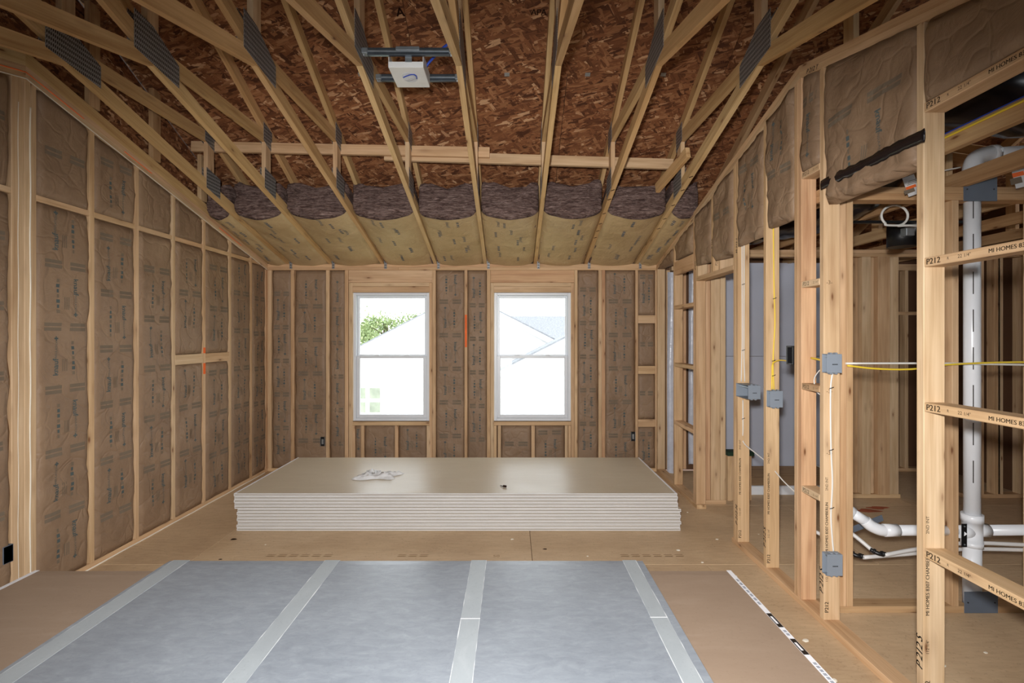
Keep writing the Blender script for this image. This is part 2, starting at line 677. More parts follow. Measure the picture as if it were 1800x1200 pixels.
# ------------------------------------------------------------------ kraft batts
def print_layout(w, h, rng, kind='wall'):
    """list of (verts2d, faces, mat index) in batt coordinates; mat 0 blue, 1 pale"""
    out = []
    def put(geo, cx, cy, size, rot, mi, stretch=1.0):
        v, f = geo
        c, s = math.cos(rot), math.sin(rot)
        x, y = v[:, 0] * size * stretch, v[:, 1] * size
        out.append((np.stack([cx + c * x - s * y, cy + s * x + c * y], 1), f, mi))
    def rect(x0, x1, y0, y1, mi):
        # cut in cells so that it follows the paper
        nx, ny = max(1, int((x1 - x0) / 0.03)), max(1, int((y1 - y0) / 0.03))
        vv = [(x0 + (x1 - x0) * i / nx, y0 + (y1 - y0) * j / ny) for j in range(ny + 1) for i in range(nx + 1)]
        ff = [(j * (nx + 1) + i, j * (nx + 1) + i + 1, (j + 1) * (nx + 1) + i + 1, (j + 1) * (nx + 1) + i) for j in range(ny) for i in range(nx)]
        out.append((np.array(vv), ff, mi))
    period = 0.40
    y = rng.uniform(0.05, 0.35)
    flip = rng.random() < 0.5
    brand = text_geo('knauf', 0.0)
    ins = text_geo('INSULATION', 0.0)
    while y < h - 0.14:
        rot = math.pi / 2 if flip else -math.pi / 2
        sg = 1 if flip else -1
        cx = w * (0.5 - 0.18 * sg) if w > 0.2 else w * 0.5
        if y > 0.16:
            for q_ in (-0.0013, 0.0013):
                put(brand, cx + q_, y - sg * 0.062 + q_, 0.05, rot, 0)
            put(ins, cx, y + sg * 0.052, 0.021, rot, 0)
            r_ = 0.014
            e = y + sg * 0.122
            rect(cx - r_, cx + r_, e - 0.005, e + 0.005, 0)
            rect(cx - 0.004, cx + 0.004, e - r_, e + r_, 0)
            if w > 0.2:
                c2 = w * (0.5 + 0.14 * sg)
                for k in range(7):
                    yy = y - 0.105 + k * 0.033
                    q = rng.choice((0.007, 0.009, 0.011))
                    rect(c2 - q, c2 + q, yy - 0.011, yy + 0.011, 0 if k % 3 else 1)
                c3 = w * (0.5 - 0.02 * sg)
                for k in range(3):
                    rect(c3 - 0.018 + k * 0.014, c3 - 0.012 + k * 0.014, y - 0.09, y - 0.01, 1)
        yb = y + period / 2
        if yb < h - 0.06:
            for k in range(2):
                rect(w * 0.12, w * 0.42, yb - 0.03 + k * 0.03, yb - 0.008 + k * 0.03, 1)
                rect(w * 0.58, w * 0.88, yb - 0.03 + k * 0.03, yb - 0.008 + k * 0.03, 1)
        y += period
        flip = not flip
    return out


def batt(parent, origin, udir, vdir, w, vtop, seed, depth=0.075, bulge=0.012, edge=0.03, mat='kraft', tears=0.0,
         inks=('ink_blue', 'ink_pale'), name='insulation_batt', crumple=1.0, printed=True, flange=0.0):
    """paper-faced batt: face grid with crumples plus returns to its back; vtop(u) gives its height"""
    rng = random.Random(seed)
    udir, vdir, origin = Vector(udir), Vector(vdir), Vector(origin)
    ndir = udir.cross(vdir)
    hmax = max(vtop(0), vtop(w))
    nu = max(6, int(w / 0.026))
    nv = max(4, int(hmax / 0.045))
    so = Vector((seed * 3.17, seed * 1.91, seed * 0.77))
    H = np.zeros((nv + 1, nu + 1))
    folds = [(rng.uniform(0.05, hmax), rng.uniform(-0.35, 0.35), rng.choice((-1, 1)) * rng.uniform(0.003, 0.007)) for _ in range(int(hmax / 0.33) + 1)]
    for j in range(nv + 1):
        t = j / nv
        for i in range(nu + 1):
            s = i / nu
            u, v = s * w, t * hmax
            prof = min(1.0, (1 - abs(2 * s - 1)) * 7.0) ** 0.6
            e = edge * (0.55 + 1.3 * noise.noise(so + Vector((3.0 * s, v * 3.6, 0))))
            h = -max(0.004, e) * (1 - prof) + bulge * prof * (0.6 + 0.6 * noise.noise(so + Vector((u * 3, v * 1.5, 5))))
            h += 0.006 * crumple * noise.noise(so + Vector((u * 14, v * 11, 9)))
            h += 0.006 * crumple * noise.noise(so + Vector((u * 5, v * 6, 2)))
            for (fv, fs, fa) in folds:
                dd = v - fv - fs * (u - w / 2)
                h += fa * math.exp(-(dd / 0.02) ** 2)
            edge_v = min(t * hmax, (1 - t) * hmax)
            if edge_v < 0.05:
                h -= 0.007 * (1 - edge_v / 0.05) ** 2
            H[j, i] = h
    V, F = [], []
    for j in range(nv + 1):
        for i in range(nu + 1):
            u = i / nu * w
            v = j / nv * vtop(u)
            if tears and j == 0:
                v += tears * noise.noise(so + Vector((u * 18, 3, 3)))
            V.append(origin + udir * u + vdir * v + ndir * H[j, i])
    nn = nu + 1
    for j in range(nv):
        for i in range(nu):
            F.append((j * nn + i, j * nn + i + 1, (j + 1) * nn + i + 1, (j + 1) * nn + i))
    ring = [j * nn for j in range(nv, -1, -1)] + [i for i in range(1, nn)] + [j * nn + nu for j in range(1, nv + 1)] + [nv * nn + i for i in range(nu - 1, 0, -1)]
    b0 = len(V)
    for r in ring:
        j, i = divmod(r, nn)
        u = i / nu * w
        V.append(origin + udir * u + vdir * (j / nv * vtop(u)) - ndir * depth)
    m = len(ring)
    for k in range(m):
        F.append((ring[k], b0 + k, b0 + (k + 1) % m, ring[(k + 1) % m]))
    o = meshobj(name, V, F, mat, parent, smooth=True)
    if printed:
        pv, pf, pm = [], [], []
        lay = print_layout(w, min(vtop(0), vtop(w)), rng)
        for vv, ff, mi in lay:
            b = len(pv)
            for (u, v) in vv:
                u = min(max(u, 0), w)
                vt = vtop(u)
                fi, fj = min(u / w * nu, nu - 1e-4), min(max(v / vt, 0) * nv, nv - 1e-4)
                i, j = int(fi), int(fj)
                a, c = fi - i, fj - j
                h = (H[j, i] * (1 - a) + H[j, i + 1] * a) * (1 - c) + (H[j + 1, i] * (1 - a) + H[j + 1, i + 1] * a) * c
                pv.append(origin + udir * u + vdir * v + ndir * (h + 0.0022))
            pf += [tuple(b + q for q in f) for f in ff]
            pm += [mi] * len(ff)
        if pf:
            meshobj('printed_lettering', pv, pf, inks[0], o, smooth=False, mats=[inks[1]], fm=pm)['kind'] = 'stuff'
    return o


# ------------------------------------------------------------------ floor
floor = meshobj('floor', [(-3.1, -2.6, -0.25), (5.3, -2.6, -0.25), (5.3, 6.1, -0.25), (-3.1, 6.1, -0.25),
                          (-3.1, -2.6, -0.02), (5.3, -2.6, -0.02), (5.3, 6.1, -0.02), (-3.1, 6.1, -0.02)],
                [(3, 2, 1, 0), (4, 5, 6, 7), (0, 1, 5, 4), (1, 2, 6, 5), (2, 3, 7, 6), (3, 0, 4, 7)], 'osb_dark')
tag(floor, 'tan subfloor of large wooden panels', None, None, 'structure')
rows = [-2.63, -1.41, -0.19, 1.03, 2.25, 3.47, 4.69, 5.91]
for r in range(len(rows) - 1):
    xoff = 0.146 if r % 2 == 1 else 1.366
    xs = [x for x in [xoff + 2.44 * k for k in range(-3, 4)] if -3.05 < x < 5.25]
    xs = [-3.05] + xs + [5.25]
    for a, b in zip(xs[:-1], xs[1:]):
        if b - a > 0.05:
            p = box('subfloor_panel', a + 0.0018, b - 0.0018, rows[r] + 0.0018, rows[r + 1] - 0.0018, -0.02, 0.0, 'subfloor', floor, 'x', 0.001)
            if r == 5 and a < 0.2 < b + 3:
                # faded stencil along the edge near the joint
                zz = 0.0006
                for (tx, w_, n_) in ((-1.55, 0.5, 6), (-0.72, 0.24, 3), (1.03, 0.48, 6)):
                    if a < tx < b:
                        vv, ff = [], []
                        for k in range(n_):
                            x0 = tx - w_ / 2 + k * w_ / n_
                            x1 = x0 + w_ / n_ * 0.72
                            for (ya, yb_) in ((3.592, 3.606), (3.622, 3.63)):
                                q = len(vv)
                                vv += [(x0, ya, zz), (x1, ya, zz), (x1 + 0.012, yb_, zz), (x0 + 0.012, yb_, zz)]
                                ff.append((q, q + 1, q + 2, q + 3))
                        meshobj('faded_stencil', vv, ff, 'ink_floor', p)['kind'] = 'stuff'
                if a < -0.1 < b:
                    stamp('faded_stencil', '50', (-0.115, 3.60, zz), (1, 0, 0), (0, 1, 0), 0.05, 'ink_floor', p)

# ------------------------------------------------------------------ left wall
wl = prism_x('wall_left', [(-2.5, 0.0), (5.96, 0.0), (5.96, 2.66), (YR, RIDGE - 0.01), (-2.5, 2.8)], -3.012, -3.0, 'osb')
tag(wl, 'long framed wall of studs and paper-faced batts rising to a peak', None, None, 'structure')
X0, X1 = XL - D4, XL
box('bottom_plate', X0, X1 + 0.001, -2.5, YB, 0.0, S, 'pine', wl)
st_l = [5.485, 5.076, 4.646, 4.226, 3.81, 3.40, 2.44, 2.03, 1.6]
studs_l = {}
for y in st_l:
    studs_l[y] = box('stud', X0, X1, y, y + S, S, zc(y + 0.019) - 0.074, 'pine', wl)
for k in range(4):
    y = 2.868 + k * S
    o = box('stud', X0, X1, y + 0.0006, y + S - 0.0006, S, zc(y + 0.019) - 0.074, 'pine', wl, bev=0.003)
    if k == 0:
        post0 = o
for y, ww in ((2.868 + S, 0.003), (2.868 + 3 * S - 0.004, 0.007)):
    tube('caulk_bead', [(X1 + 0.001, y + 0.002 * math.sin(k * 1.7), 0.04 + k * 0.155) for k in range(20)], ww * 0.6, 'chalk', post0, 6)
box('stud', X0, X1, YB - S - 0.002, YB - 0.002, S, zc(YB) - 0.074, 'pine_red', wl)
for (ya, yb_) in ((YR, YB + 0.09), (-0.4, YR)):
    for k in range(2):
        lo, hi = -0.076 + k * S, -0.0385 + k * S
        prism_x('rake_plate', [(ya, zc(ya) + lo), (yb_, zc(yb_) + lo), (yb_, zc(yb_) + hi), (ya, zc(ya) + hi)], X0, X1 + 0.0012 + 0.001 * k, 'pine_red' if k else 'pine', wl,
                (yb_ - ya, zc(yb_) - zc(ya)))
tube('caulk_bead', [(X1 + 0.004, 2.5 + 0.11 * k, 0.004 + 0.001 * math.sin(k * 1.3)) for k in range(31)], 0.0055, 'chalk', wl, 6)
# chalk and orange lines along the rake plates
tube('caulk_bead', [(X1 + 0.003, y, zc(y) - 0.075) for y in np.linspace(2.3, YR, 6)] + [(X1 + 0.003, y, zc(y) - 0.075) for y in np.linspace(YR + .02, YB, 24)], 0.0035, 'chalk', wl, 6)
for (y0_, y1_) in ((2.6, 2.95), (2.95, 3.35), (3.7, 3.98), (4.9, 5.3)):
    tube('orange_mark', [(X1 + 0.0035, y, zc(y) - 0.037) for y in np.linspace(y0_, y1_, 5)], 0.003, 'orange', wl, 6)
allst = sorted(st_l + [2.868, YB - S])
ends = []
prev = None
edges = [(y, y + S) for y in st_l] + [(2.868, 3.02), (YB - S, YB)]
edges.sort()
sd = 11
for (a0, a1), (b0, b1) in zip(edges[:-1], edges[1:]):
    if a1 < 1.9:
        continue
    w = b0 - a1
    if w > 0.6:
        continue
    box('fire_block', X0, X1 - 0.001, a1 + 0.0005, b0 - 0.0005, 2.432, 2.47, 'pine', wl)
    # u runs toward the camera so that the face looks into the room
    lo_top = lambda u: 2.424 - 0.04
    mid = a1 > 4.2 and b0 < 5.1
    if mid:
        box('blocking', X1 - S, X1 + 0.0006, a1 + 0.0005, b0 - 0.0005, 1.356, 1.444, 'pine', wl)
        batt(wl, (X1 - 0.003, a1, 0.04), (0, 1, 0), (0, 0, 1), w, lambda u: 1.312, sd)
        batt(wl, (X1 - 0.003, a1, 1.448), (0, 1, 0), (0, 0, 1), w, lambda u: 0.978, sd + 40)
    else:
        batt(wl, (X1 - 0.003, a1, 0.04), (0, 1, 0), (0, 0, 1), w, lo_top, sd)
    ztop = lambda u, a1=a1: zc(a1 + u) - 0.08 - 2.474
    batt(wl, (X1 - 0.004, a1, 2.474), (0, 1, 0), (0, 0, 1), w, ztop, sd + 80)
    sd += 1
o = studs_l[4.646]
box('paint_mark', X1 - 0.001, X1 + 0.0012, 4.648, 4.682, 1.25, 1.352, 'orange', o, bev=0.0002)
box('paint_mark', X1 - 0.001, X1 + 0.0012, 4.648, 4.682, 1.446, 1.50, 'orange', o, bev=0.0002)
# gable framing above the rake
prism_x('gable_chord', [(YR, ZR + 0.001), (YB, ZW + 0.001), (YB, ZW + 0.09), (YR, ZR + 0.09)], X1 - 0.04, X1 + 0.0008, 'pine_truss', wl, (YB - YR, ZW - ZR))
prism_x('gable_chord', [(0.35, zc(0.35) + 0.001), (YR, ZR + 0.001), (YR, ZR + 0.09), (0.35, zc(0.35) + 0.09)], X1 - 0.04, X1 + 0.0008, 'pine_truss', wl, (YR - 0.35, ZR - zc(0.35)))
for y in (5.2, 4.78, 4.62, 4.0, 3.4):
    box('gable_stud', X1 - 0.039, X1 - 0.001, y, y + D4, zc(y) + 0.09, zs(y) - 0.02, 'pine_dark', wl)

# ------------------------------------------------------------------ back wall
wb = struct('wall_back', 'end wall of studs and paper-faced batts around two windows')
PXM = FPX / YB


def bx_(px):
    return (px - CX) / PXM


def bz_(py):
    return CAMZ + (HY - py) / PXM


box('bottom_plate', XL + 0.001, XR + 0.09, YB, YB + D4, 0.0, S, 'pine', wb, 'x')
box('top_plate', XL - 0.09, 0.1, YB + 0.0005, YB + D4, ZW - S, ZW, 'pine_red', wb, 'x')
box('top_plate', 0.1005, XR + 0.09, YB + 0.0005, YB + D4, ZW - S, ZW, 'pine', wb, 'x')
box('top_plate', XL + 0.001, -1.35, YB, YB + D4, ZW - 2 * S, ZW - S - 0.0005, 'pine', wb, 'x')
box('top_plate', -1.3495, XR - 0.001, YB, YB + D4, ZW - 2 * S, ZW - S - 0.0005, 'pine', wb, 'x')
WZ0, WZ1 = bz_(740), bz_(514)
ZT = ZW - 2 * S - 0.0005
full = [(463, 470, 'pine_red'), (470.3, 477, 'pine'), (511, 517, 'pine'), (573, 579, 'pine'), (606, 612, 'pine'), (760, 766, 'pine'),
        (816.5, 821.5, 'pine'), (856, 862, 'pine'), (1009.6, 1015.2, 'pine'), (1052, 1057.8, 'pine'), (1058, 1063.8, 'pine_red'), (1117, 1121.6, 'pine'),
        (1152, 1158, 'pine'), (1158.5, 1166, 'pine_red')]
SB = {}
for a, b, m_ in full:
    SB[a] = box('stud', bx_(a), bx_(b), YB, YB + D4, S, ZT, m_, wb)
box('paint_mark', bx_(817.2), bx_(820.8), YB - 0.0012, YB + 0.001, bz_(610), bz_(553), 'orange', SB[816.5], bev=0.0002)
wins = ((613, 619.6, 754.6, 759.6, 612.3, 759.8), (862.4, 868, 1004, 1009.3, 862.2, 1009.5))
for wi, (j0, j1, j2, j3, h0, h1) in enumerate(wins):
    box('jack_stud', bx_(j0), bx_(j1), YB + 0.001, YB + D4, S, bz_(497), 'pine', wb, 'z')
    box('jack_stud', bx_(j2), bx_(j3), YB + 0.001, YB + D4, S, bz_(497), 'pine', wb, 'z')
    box('window_header', bx_(h0), bx_(h1), YB + 0.006, YB + 0.044, bz_(496.5), ZT, 'pine_red', wb, 'x')
    box('window_header', bx_(h0), bx_(h1), YB + 0.046, YB + 0.084, bz_(496.5), ZT, 'pine', wb, 'x')
    box('header_plate', bx_(j1), bx_(j2), YB + 0.001, YB + D4, bz_(503), bz_(496.7), 'pine', wb, 'x')
    box('header_plate', bx_(j1), bx_(j2), YB + 0.004, YB + D4, WZ1 + 0.003, bz_(503.2), 'pine', wb, 'x')
    box('window_sill_plate', bx_(j1), bx_(j2), YB + 0.0005, YB + D4, bz_(747.5), bz_(741), 'pine', wb, 'x')
for a, b in ((619, 624), (634, 640), (694, 700), (750, 756), (868.2, 873), (875, 880.5), (934, 940), (993, 998.5), (999, 1003.5)):
    box('cripple_stud', bx_(a), bx_(b), YB + 0.0003, YB + D4, S, bz_(747.8), 'pine', wb, 'z')
bays = [(477.3, 510.8, 0), (517.2, 572.8, 0), (579.2, 605.8, 0), (766.2, 816.3, 0), (821.7, 855.8, 0), (1015.4, 1051.8, 0), (1064, 1116.8, 0)]
sd = 201
for a, b, _ in bays:
    batt(wb, (bx_(a), YB + 0.016, 0.04), (1, 0, 0), (0, 0, 1), bx_(b) - bx_(a), lambda u: ZT - 0.045, sd, bulge=0.006, edge=0.018, crumple=1.3)
    sd += 1
for a, b in ((640.2, 693.8), (700.2, 749.8), (880.7, 933.8), (940.2, 992.8), (624.2, 633.8)):
    batt(wb, (bx_(a), YB + 0.016, 0.04), (1, 0, 0), (0, 0, 1), bx_(b) - bx_(a), lambda u: bz_(748) - 0.045, sd, bulge=0.006, edge=0.018, crumple=1.6)
    sd += 1
zlev = [S, bz_(750), bz_(737), bz_(657), bz_(643), bz_(568), bz_(554), ZT]
for k in (1, 3, 5):
    box('blocking', bx_(1121.8), bx_(1151.8), YB + 0.0005, YB + S, zlev[k], zlev[k + 1], 'pine', wb, 'x')
for k in (0, 2, 4, 6):
    batt(wb, (bx_(1121.8), YB + 0.016, zlev[k] + 0.002), (1, 0, 0), (0, 0, 1), bx_(1151.8) - bx_(1121.8), lambda u, k=k: zlev[k + 1] - zlev[k] - 0.004, sd, bulge=0.006, edge=0.018)
    sd += 1
# outer skin with the two openings
skin = []
o0, o1, o2, o3 = bx_(620), bx_(754.4), bx_(868.4), bx_(1003.8)
for (a, b, c, d) in ((-3.1, o0, 0, 2.68), (o1, o2, 0, 2.68), (o3, 5.25, 0, 2.68), (o0, o1, 0, WZ0), (o0, o1, WZ1, 2.68), (o2, o3, 0, WZ0), (o2, o3, WZ1, 2.68)):
    box('wall_sheathing', a, b, YB + D4, YB + D4 + 0.012, c, d, 'osb_dark', wb, 'x', 0.0)


def window(n, x0, x1, label):
    w = struct('window_%d' % n, label)
    ya, yb_ = YB + 0.02, YB + 0.098
    z0, z1 = WZ0, WZ1
    f = 0.032
    for nm, a, b, c, d in (('jamb', x0, x0 + f, z0, z1), ('jamb', x1 - f, x1, z0, z1), ('head_frame', x0 + f, x1 - f, z1 - f, z1), ('sill_frame', x0 + f, x1 - f, z0, z0 + f)):
        box(nm, a, b, ya, yb_, c, d, 'vinyl', w, bev=0.003)
    zm = (z0 + z1) / 2
    def sash(name, za, zb, y0, y1, fr, top):
        s = struct(name)
        s.parent = w
        WMX[s.name] = Matrix.Identity(4)
        del s['kind']
        xa, xb = x0 + f + 0.001, x1 - f - 0.001
        for nm, a, b, c, d in (('stile', xa, xa + fr, za, zb), ('stile', xb - fr, xb, za, zb), ('rail', xa + fr, xb - fr, zb - top, zb), ('rail', xa + fr, xb - fr, za, za + fr)):
            box(nm, a, b, y0, y1, c, d, 'vinyl', s, bev=0.004)
        box('pane', xa + fr - 0.003, xb - fr + 0.003, (y0 + y1) / 2 - 0.002, (y0 + y1) / 2 + 0.002, za + fr - 0.003, zb - top + 0.003, 'glass', s, 'x', 0.0)
        return s
    sash('upper_sash', zm - 0.005, z1 - f - 0.001, ya + 0.042, ya + 0.068, 0.03, 0.03)
    lo = sash('lower_sash', z0 + f + 0.001, zm + 0.012, ya + 0.008, ya + 0.036, 0.042, 0.03)
    for k in (0.3, 0.7):
        xx = x0 + (x1 - x0) * k
        box('sash_lock', xx - 0.03, xx + 0.03, ya + 0.012, ya + 0.034, zm + 0.012, zm + 0.024, 'vinyl', lo, 'x', 0.004)
    for xx in (x0 - 0.002, x1 + 0.002):
        tube('foam_bead', [(xx, YB + 0.022 + 0.003 * math.sin(k * 2.1), z0 + (z1 - z0) * k / 14) for k in range(15)], 0.0045, 'chalk', w, 6)
    return w


window(1, o0 + 0.002, o1 - 0.002, 'white double-hung window showing trees and a white gable')
window(2, o2 + 0.002, o3 - 0.002, 'white double-hung window showing only pale roofs')

# ------------------------------------------------------------------ right wall
wr = struct('wall_right', 'open stud partition with ladder blocking and kraft batts along its top')
XA, XB = XR, XR + D4
box('bottom_plate', XA - 0.001, XB, -0.6, 3.86, 0.0, S, 'pine', wr)
box('bottom_plate', XA - 0.001, XB, 4.588, 4.70, 0.0, S, 'pine', wr, 'y')
box('bottom_plate', XA - 0.001, XB, 4.7005, YB - 0.001, 0.0, S, 'pine', wr)
SRT = {}
for y, m_ in ((1.42, 'pine'), (2.06, 'pine'), (2.72, 'pine'), (2.93, 'pine_red'), (2.9685, 'pine'), (3.336, 'pine'), (3.756, 'pine'), (3.7945, 'pine'),
              (4.606, 'pine'), (4.6445, 'pine_red'), (5.22, 'pine'), (YB - 0.04, 'pine')):
    SRT[y] = box('stud', XA, XB, y, y + S, S, zc(y + 0.019) - 0.074, m_, wr, bev=0.0025)
SRT['c'] = box('cripple_stud', XA, XB, 4.22, 4.22 + S, 2.16, zc(4.24) - 0.074, 'pine', wr)
box('cripple_stud', XA + 0.002, XB, 4.567, 4.605, 2.16, 2.40, 'pine', wr)
box('cripple_stud', XA + 0.03, XB + 0.06, 4.15, 4.18, 2.16, 2.36, 'pine', wr)
dh = box('door_header', XA, XB, 3.834, 4.604, 2.122, 2.16, 'pine', wr)
for (ya, yb_) in ((YR, YB + 0.0), (-0.4, YR)):
    for k in range(2):
        lo, hi = -0.076 + k * S, -0.0385 + k * S
        prism_x('rake_plate', [(ya, zc(ya) + lo), (yb_, zc(yb_) + lo), (yb_, zc(yb_) + hi), (ya, zc(ya) + hi)], XA - 0.0012 - 0.001 * k, XB, 'pine', wr,
                (yb_ - ya, zc(yb_) - zc(ya)))
box('header_block', XA, XA + 0.04, 4.684, 5.219, 2.25, 2.39, 'pine_red', wr, 'y')
lev = (0.70, 1.308, 1.91)
for (ya, yb_) in ((1.459, 2.0595), (2.7585, 2.9295), (4.683, 5.2195)):
    for z in lev + ((2.555,) if ya < 3 else ()):
        o = box('ladder_block', XA - 0.0005, XB, ya, yb_, z - 0.019, z + 0.019, 'pine', wr, 'y', 0.003)
        xx = XA - 0.0012
        R_, U_ = (0, -1, 0), (0, 0, 1)
        if ya < 2:
            stamp('stamp', 'P212', (xx, 2.013, z), R_, U_, 0.034, 'ink_black', o, bold=0.004)
            stamp('stamp', 'R', (xx, 1.945, z), R_, U_, 0.015, 'ink_black', o)
            stamp('stamp', '22 1/4"', (xx, 1.875, z), R_, U_, 0.019, 'ink_black', o)
            stamp('stamp', 'MI HOMES 8307 CHAMBERLIN', (xx, 1.635, z - 0.001), R_, U_, 0.0215, 'ink_black', o, bold=0.004, stretch=1.02)
        elif ya < 3:
            stamp('stamp', 'P212', (xx, 2.885, z), R_, U_, 0.03, 'ink_black', o, bold=0.0)
            stamp('stamp', '- 22 1/4"', (xx, 2.80, z), R_, U_, 0.017, 'ink_brown', o)
# lumber stamps that run up the studs (on the face toward the camera and on the narrow room face)
def stud_marks(y, hand, z0, big=True, first='P212', mirror=False):
    o = SRT[y]
    yy = y - 0.0008
    stamp('stamp', first, (XA + 0.016, yy, z0), (0, 0, 1), (-1, 0, 0), 0.03, 'ink_black', o, bold=0.004)
    stamp('stamp', '112 1/4"', (XA + 0.016, yy, z0 + 0.17), (0, 0, 1), (-1, 0, 0), 0.018, 'ink_black', o)
    stamp('stamp', 'MI HOMES 8307 CHAMBERLIN', (XA + 0.016, yy, z0 + 0.44), (0, 0, 1), (-1, 0, 0), 0.021, 'ink_black', o, bold=0.004)
    stamp('stamp', '2ND INT', (XA + 0.016, yy, z0 + 0.68), (0, 0, 1), (-1, 0, 0), 0.019, 'ink_black', o)
    stamp('hand_mark', hand, (XA - 0.0008, y + 0.02, z0 + 0.14), (0, 0, 1), (0, 1, 0), 0.045, 'marker', o, shear=0.3, bold=0.004)


stud_marks(2.06, 'P 212 S', 0.135)
stud_marks(2.72, 'P 212 S', 0.11)
stud_marks(3.336, 'P 212 S', 0.10)
stud_marks(3.756, 'P 212 M', 0.10)
for y in (2.72,):
    for z in (0.98, 1.32, 1.92):
        stamp('stamp', '-3-', (XA + 0.03, y - 0.0009, z - 0.02), (1, 0, 0), (0, 0, 1), 0.03, 'ink_brown', SRT[y])
stamp('hand_mark', 'M 212 1', (XA - 0.0008, 3.775, 2.30), (0, 0, 1), (0, 1, 0), 0.035, 'marker', SRT[3.756], shear=0.2, bold=0.004)
stamp('hand_mark', 'P 212', (XA - 0.0008, 4.626, 2.27), (0, 0, 1), (0, 1, 0), 0.035, 'marker', SRT[4.606], shear=0.2, bold=0.004)
stamp('stamp', 'P212', (XA + 0.02, 4.605, 2.24), (0, 0, 1), (-1, 0, 0), 0.03, 'ink_black', SRT[4.606])
stamp('stamp', 'P212', (XA + 0.03, 4.2192, 2.24), (0, 0, 1), (-1, 0, 0), 0.03, 'ink_black', SRT['c'])
stamp('hand_mark', 'P 212', (XA - 0.0008, 4.24, 2.40), (0, 0, 1), (0, 1, 0), 0.035, 'marker', SRT['c'], bold=0.004)
rp = [o for o in wr.children if o.name.startswith('rake_plate')]
stamp('hand_mark', 'P 212 T', (XA - 0.004, 2.82, zc(2.82) - 0.057), (0, -1, -SL), (0, -SL, 1), 0.035, 'marker', rp[-2], shear=0.2, bold=0.004)
# batts along the top of the wall
tops = [(1.46, 2.058, 2.578, 0), (2.10, 2.718, 2.33, 0.05), (2.76, 2.928, 2.58, 0), (3.008, 3.334, 2.34, 0.05), (3.376, 3.754, 2.31, 0.06),
        (3.834, 4.218, 2.25, 0.05), (4.26, 4.604, 2.27, 0.05), (4.684, 5.218, 2.41, 0.0), (5.26, 5.82, 2.40, 0.0)]
sd = 301
for a, b, z, te in tops:
    w = b - a
    batt(wr, (XA - 0.001, b, z), (0, -1, 0), (0, 0, 1), w, lambda u, b=b, z=z: zc(b - u) - 0.08 - z, sd, bulge=0.022, edge=0.015 if te else 0.012, crumple=2.6, tears=te)
    sd += 1

# ------------------------------------------------------------------ rooms beyond the partition
wp = struct('wall_plumbing', 'short stud wall that carries the white drain pipes')
YP = 2.86
box('bottom_plate', XB + 0.001, 2.655, YP, YP + D4, 0, S, 'pine_dark', wp, 'x')
box('bottom_plate', 2.77, 4.3, YP, YP + D4, 0, S, 'pine_dark', wp, 'x')
for k in range(2):
    box('top_plate', XB + 0.001, 4.3, YP, YP + D4, 2.394 + k * S, 2.4315 + k * S, 'pine_dark', wp, 'x')
for x in (1.90, 1.9405, 2.553, 3.055, 3.46, 3.9):
    box('stud', x, x + S, YP, YP + D4, S, 2.3935, 'pine', wp, 'z')
wcl = struct('wall_closet', 'narrow stud corner just beyond the doorway')
box('bottom_plate', XB + 0.01, 2.05, 4.72, 4.81, 0, S, 'pine', wcl, 'x')
for a, b, c in ((1.815, 1.853, 0), (1.858, 1.902, 0.01), (1.905, 1.993, 0), (1.996, 2.045, 0.0)):
    box('stud', a, b, 4.722 + c, 4.80 + c, S, 2.30, 'pine_red' if c else 'pine', wcl, 'z')
wst = struct('wall_stub', 'low stub of framing with a dark green top')
box('stud', 2.11, 2.15, 4.82, 4.91, 0, 0.44, 'pine', wst, 'z')
box('stud', 2.155, 2.24, 4.83, 4.91, 0, 0.44, 'pine', wst, 'z')
box('stud', 2.26, 2.345, 4.83, 4.91, 0, 0.44, 'pine', wst, 'z')
M['dark_green'] = plain('dark_green_membrane', lin(34, 56, 40), 0.6, 0.3)
box('curb_membrane', 2.10, 2.36, 4.80, 4.93, 0.44, 0.48, 'dark_green', wst, 'x', 0.004)
wh = struct('wall_hall', 'bundle of studs at the end of an inner wall')
for a, b, c in ((1500, 1514, 0.05), (1516, 1531, 0.0), (1532.5, 1540, 0.03), (1541, 1562, -0.02), (1565, 1580, 0.0)):
    box('stud', (a - CX) / 177.0, (b - CX) / 177.0, 4.9 + c, 4.98 + c, S, 2.395, 'pine', wh, 'z')
box('bottom_plate', 3.39, 3.86, 4.9, 4.99, 0, S, 'pine', wh, 'x')
box('top_plate', 1.9, 5.2, 4.9, 4.99, 2.396, 2.43, 'pine', wh, 'x')
box('top_plate', 1.9, 5.2, 4.9, 4.99, 2.4305, 2.466, 'pine', wh, 'x')
for x in (4.63, 4.79, 4.83, 5.05):
    box('stud', x, x + (0.06 if x != 4.83 else 0.05), 4.9, 4.98, S, 2.395, 'pine', wh, 'z')
box('bottom_plate', 4.5, 5.2, 4.9, 4.99, 0, S, 'pine', wh, 'x')
wf = struct('wall_far', 'dim framed outer wall of the rooms beyond')
box('bottom_plate', 3.9, 5.2, YB, YB + D4, 0, S, 'pine', wf, 'x')
for x in (3.78, 4.19, 4.42, 4.68, 5.09):
    box('stud', x, x + S, YB, YB + D4, S, 2.39, 'pine', wf, 'z')
box('blocking', 3.9, 5.1, YB, YB + S, 1.86, 1.9, 'pine', wf, 'x')
box('top_plate', 1.9, 5.2, YB, YB + D4, 2.39, 2.466, 'pine', wf, 'x')
box('added_wall_panel', 5.2, 5.24, -2.5, 6.0, 0, 3.2, 'osb_dark', wf, 'y', 0)  # added side closure that keeps the rooms beyond dark
box('added_wall_panel', 1.9, 5.2, -2.54, -2.5, 0, 3.2, 'osb_dark', wf, 'x', 0)  # unseen closure, added to keep sky light out of these rooms
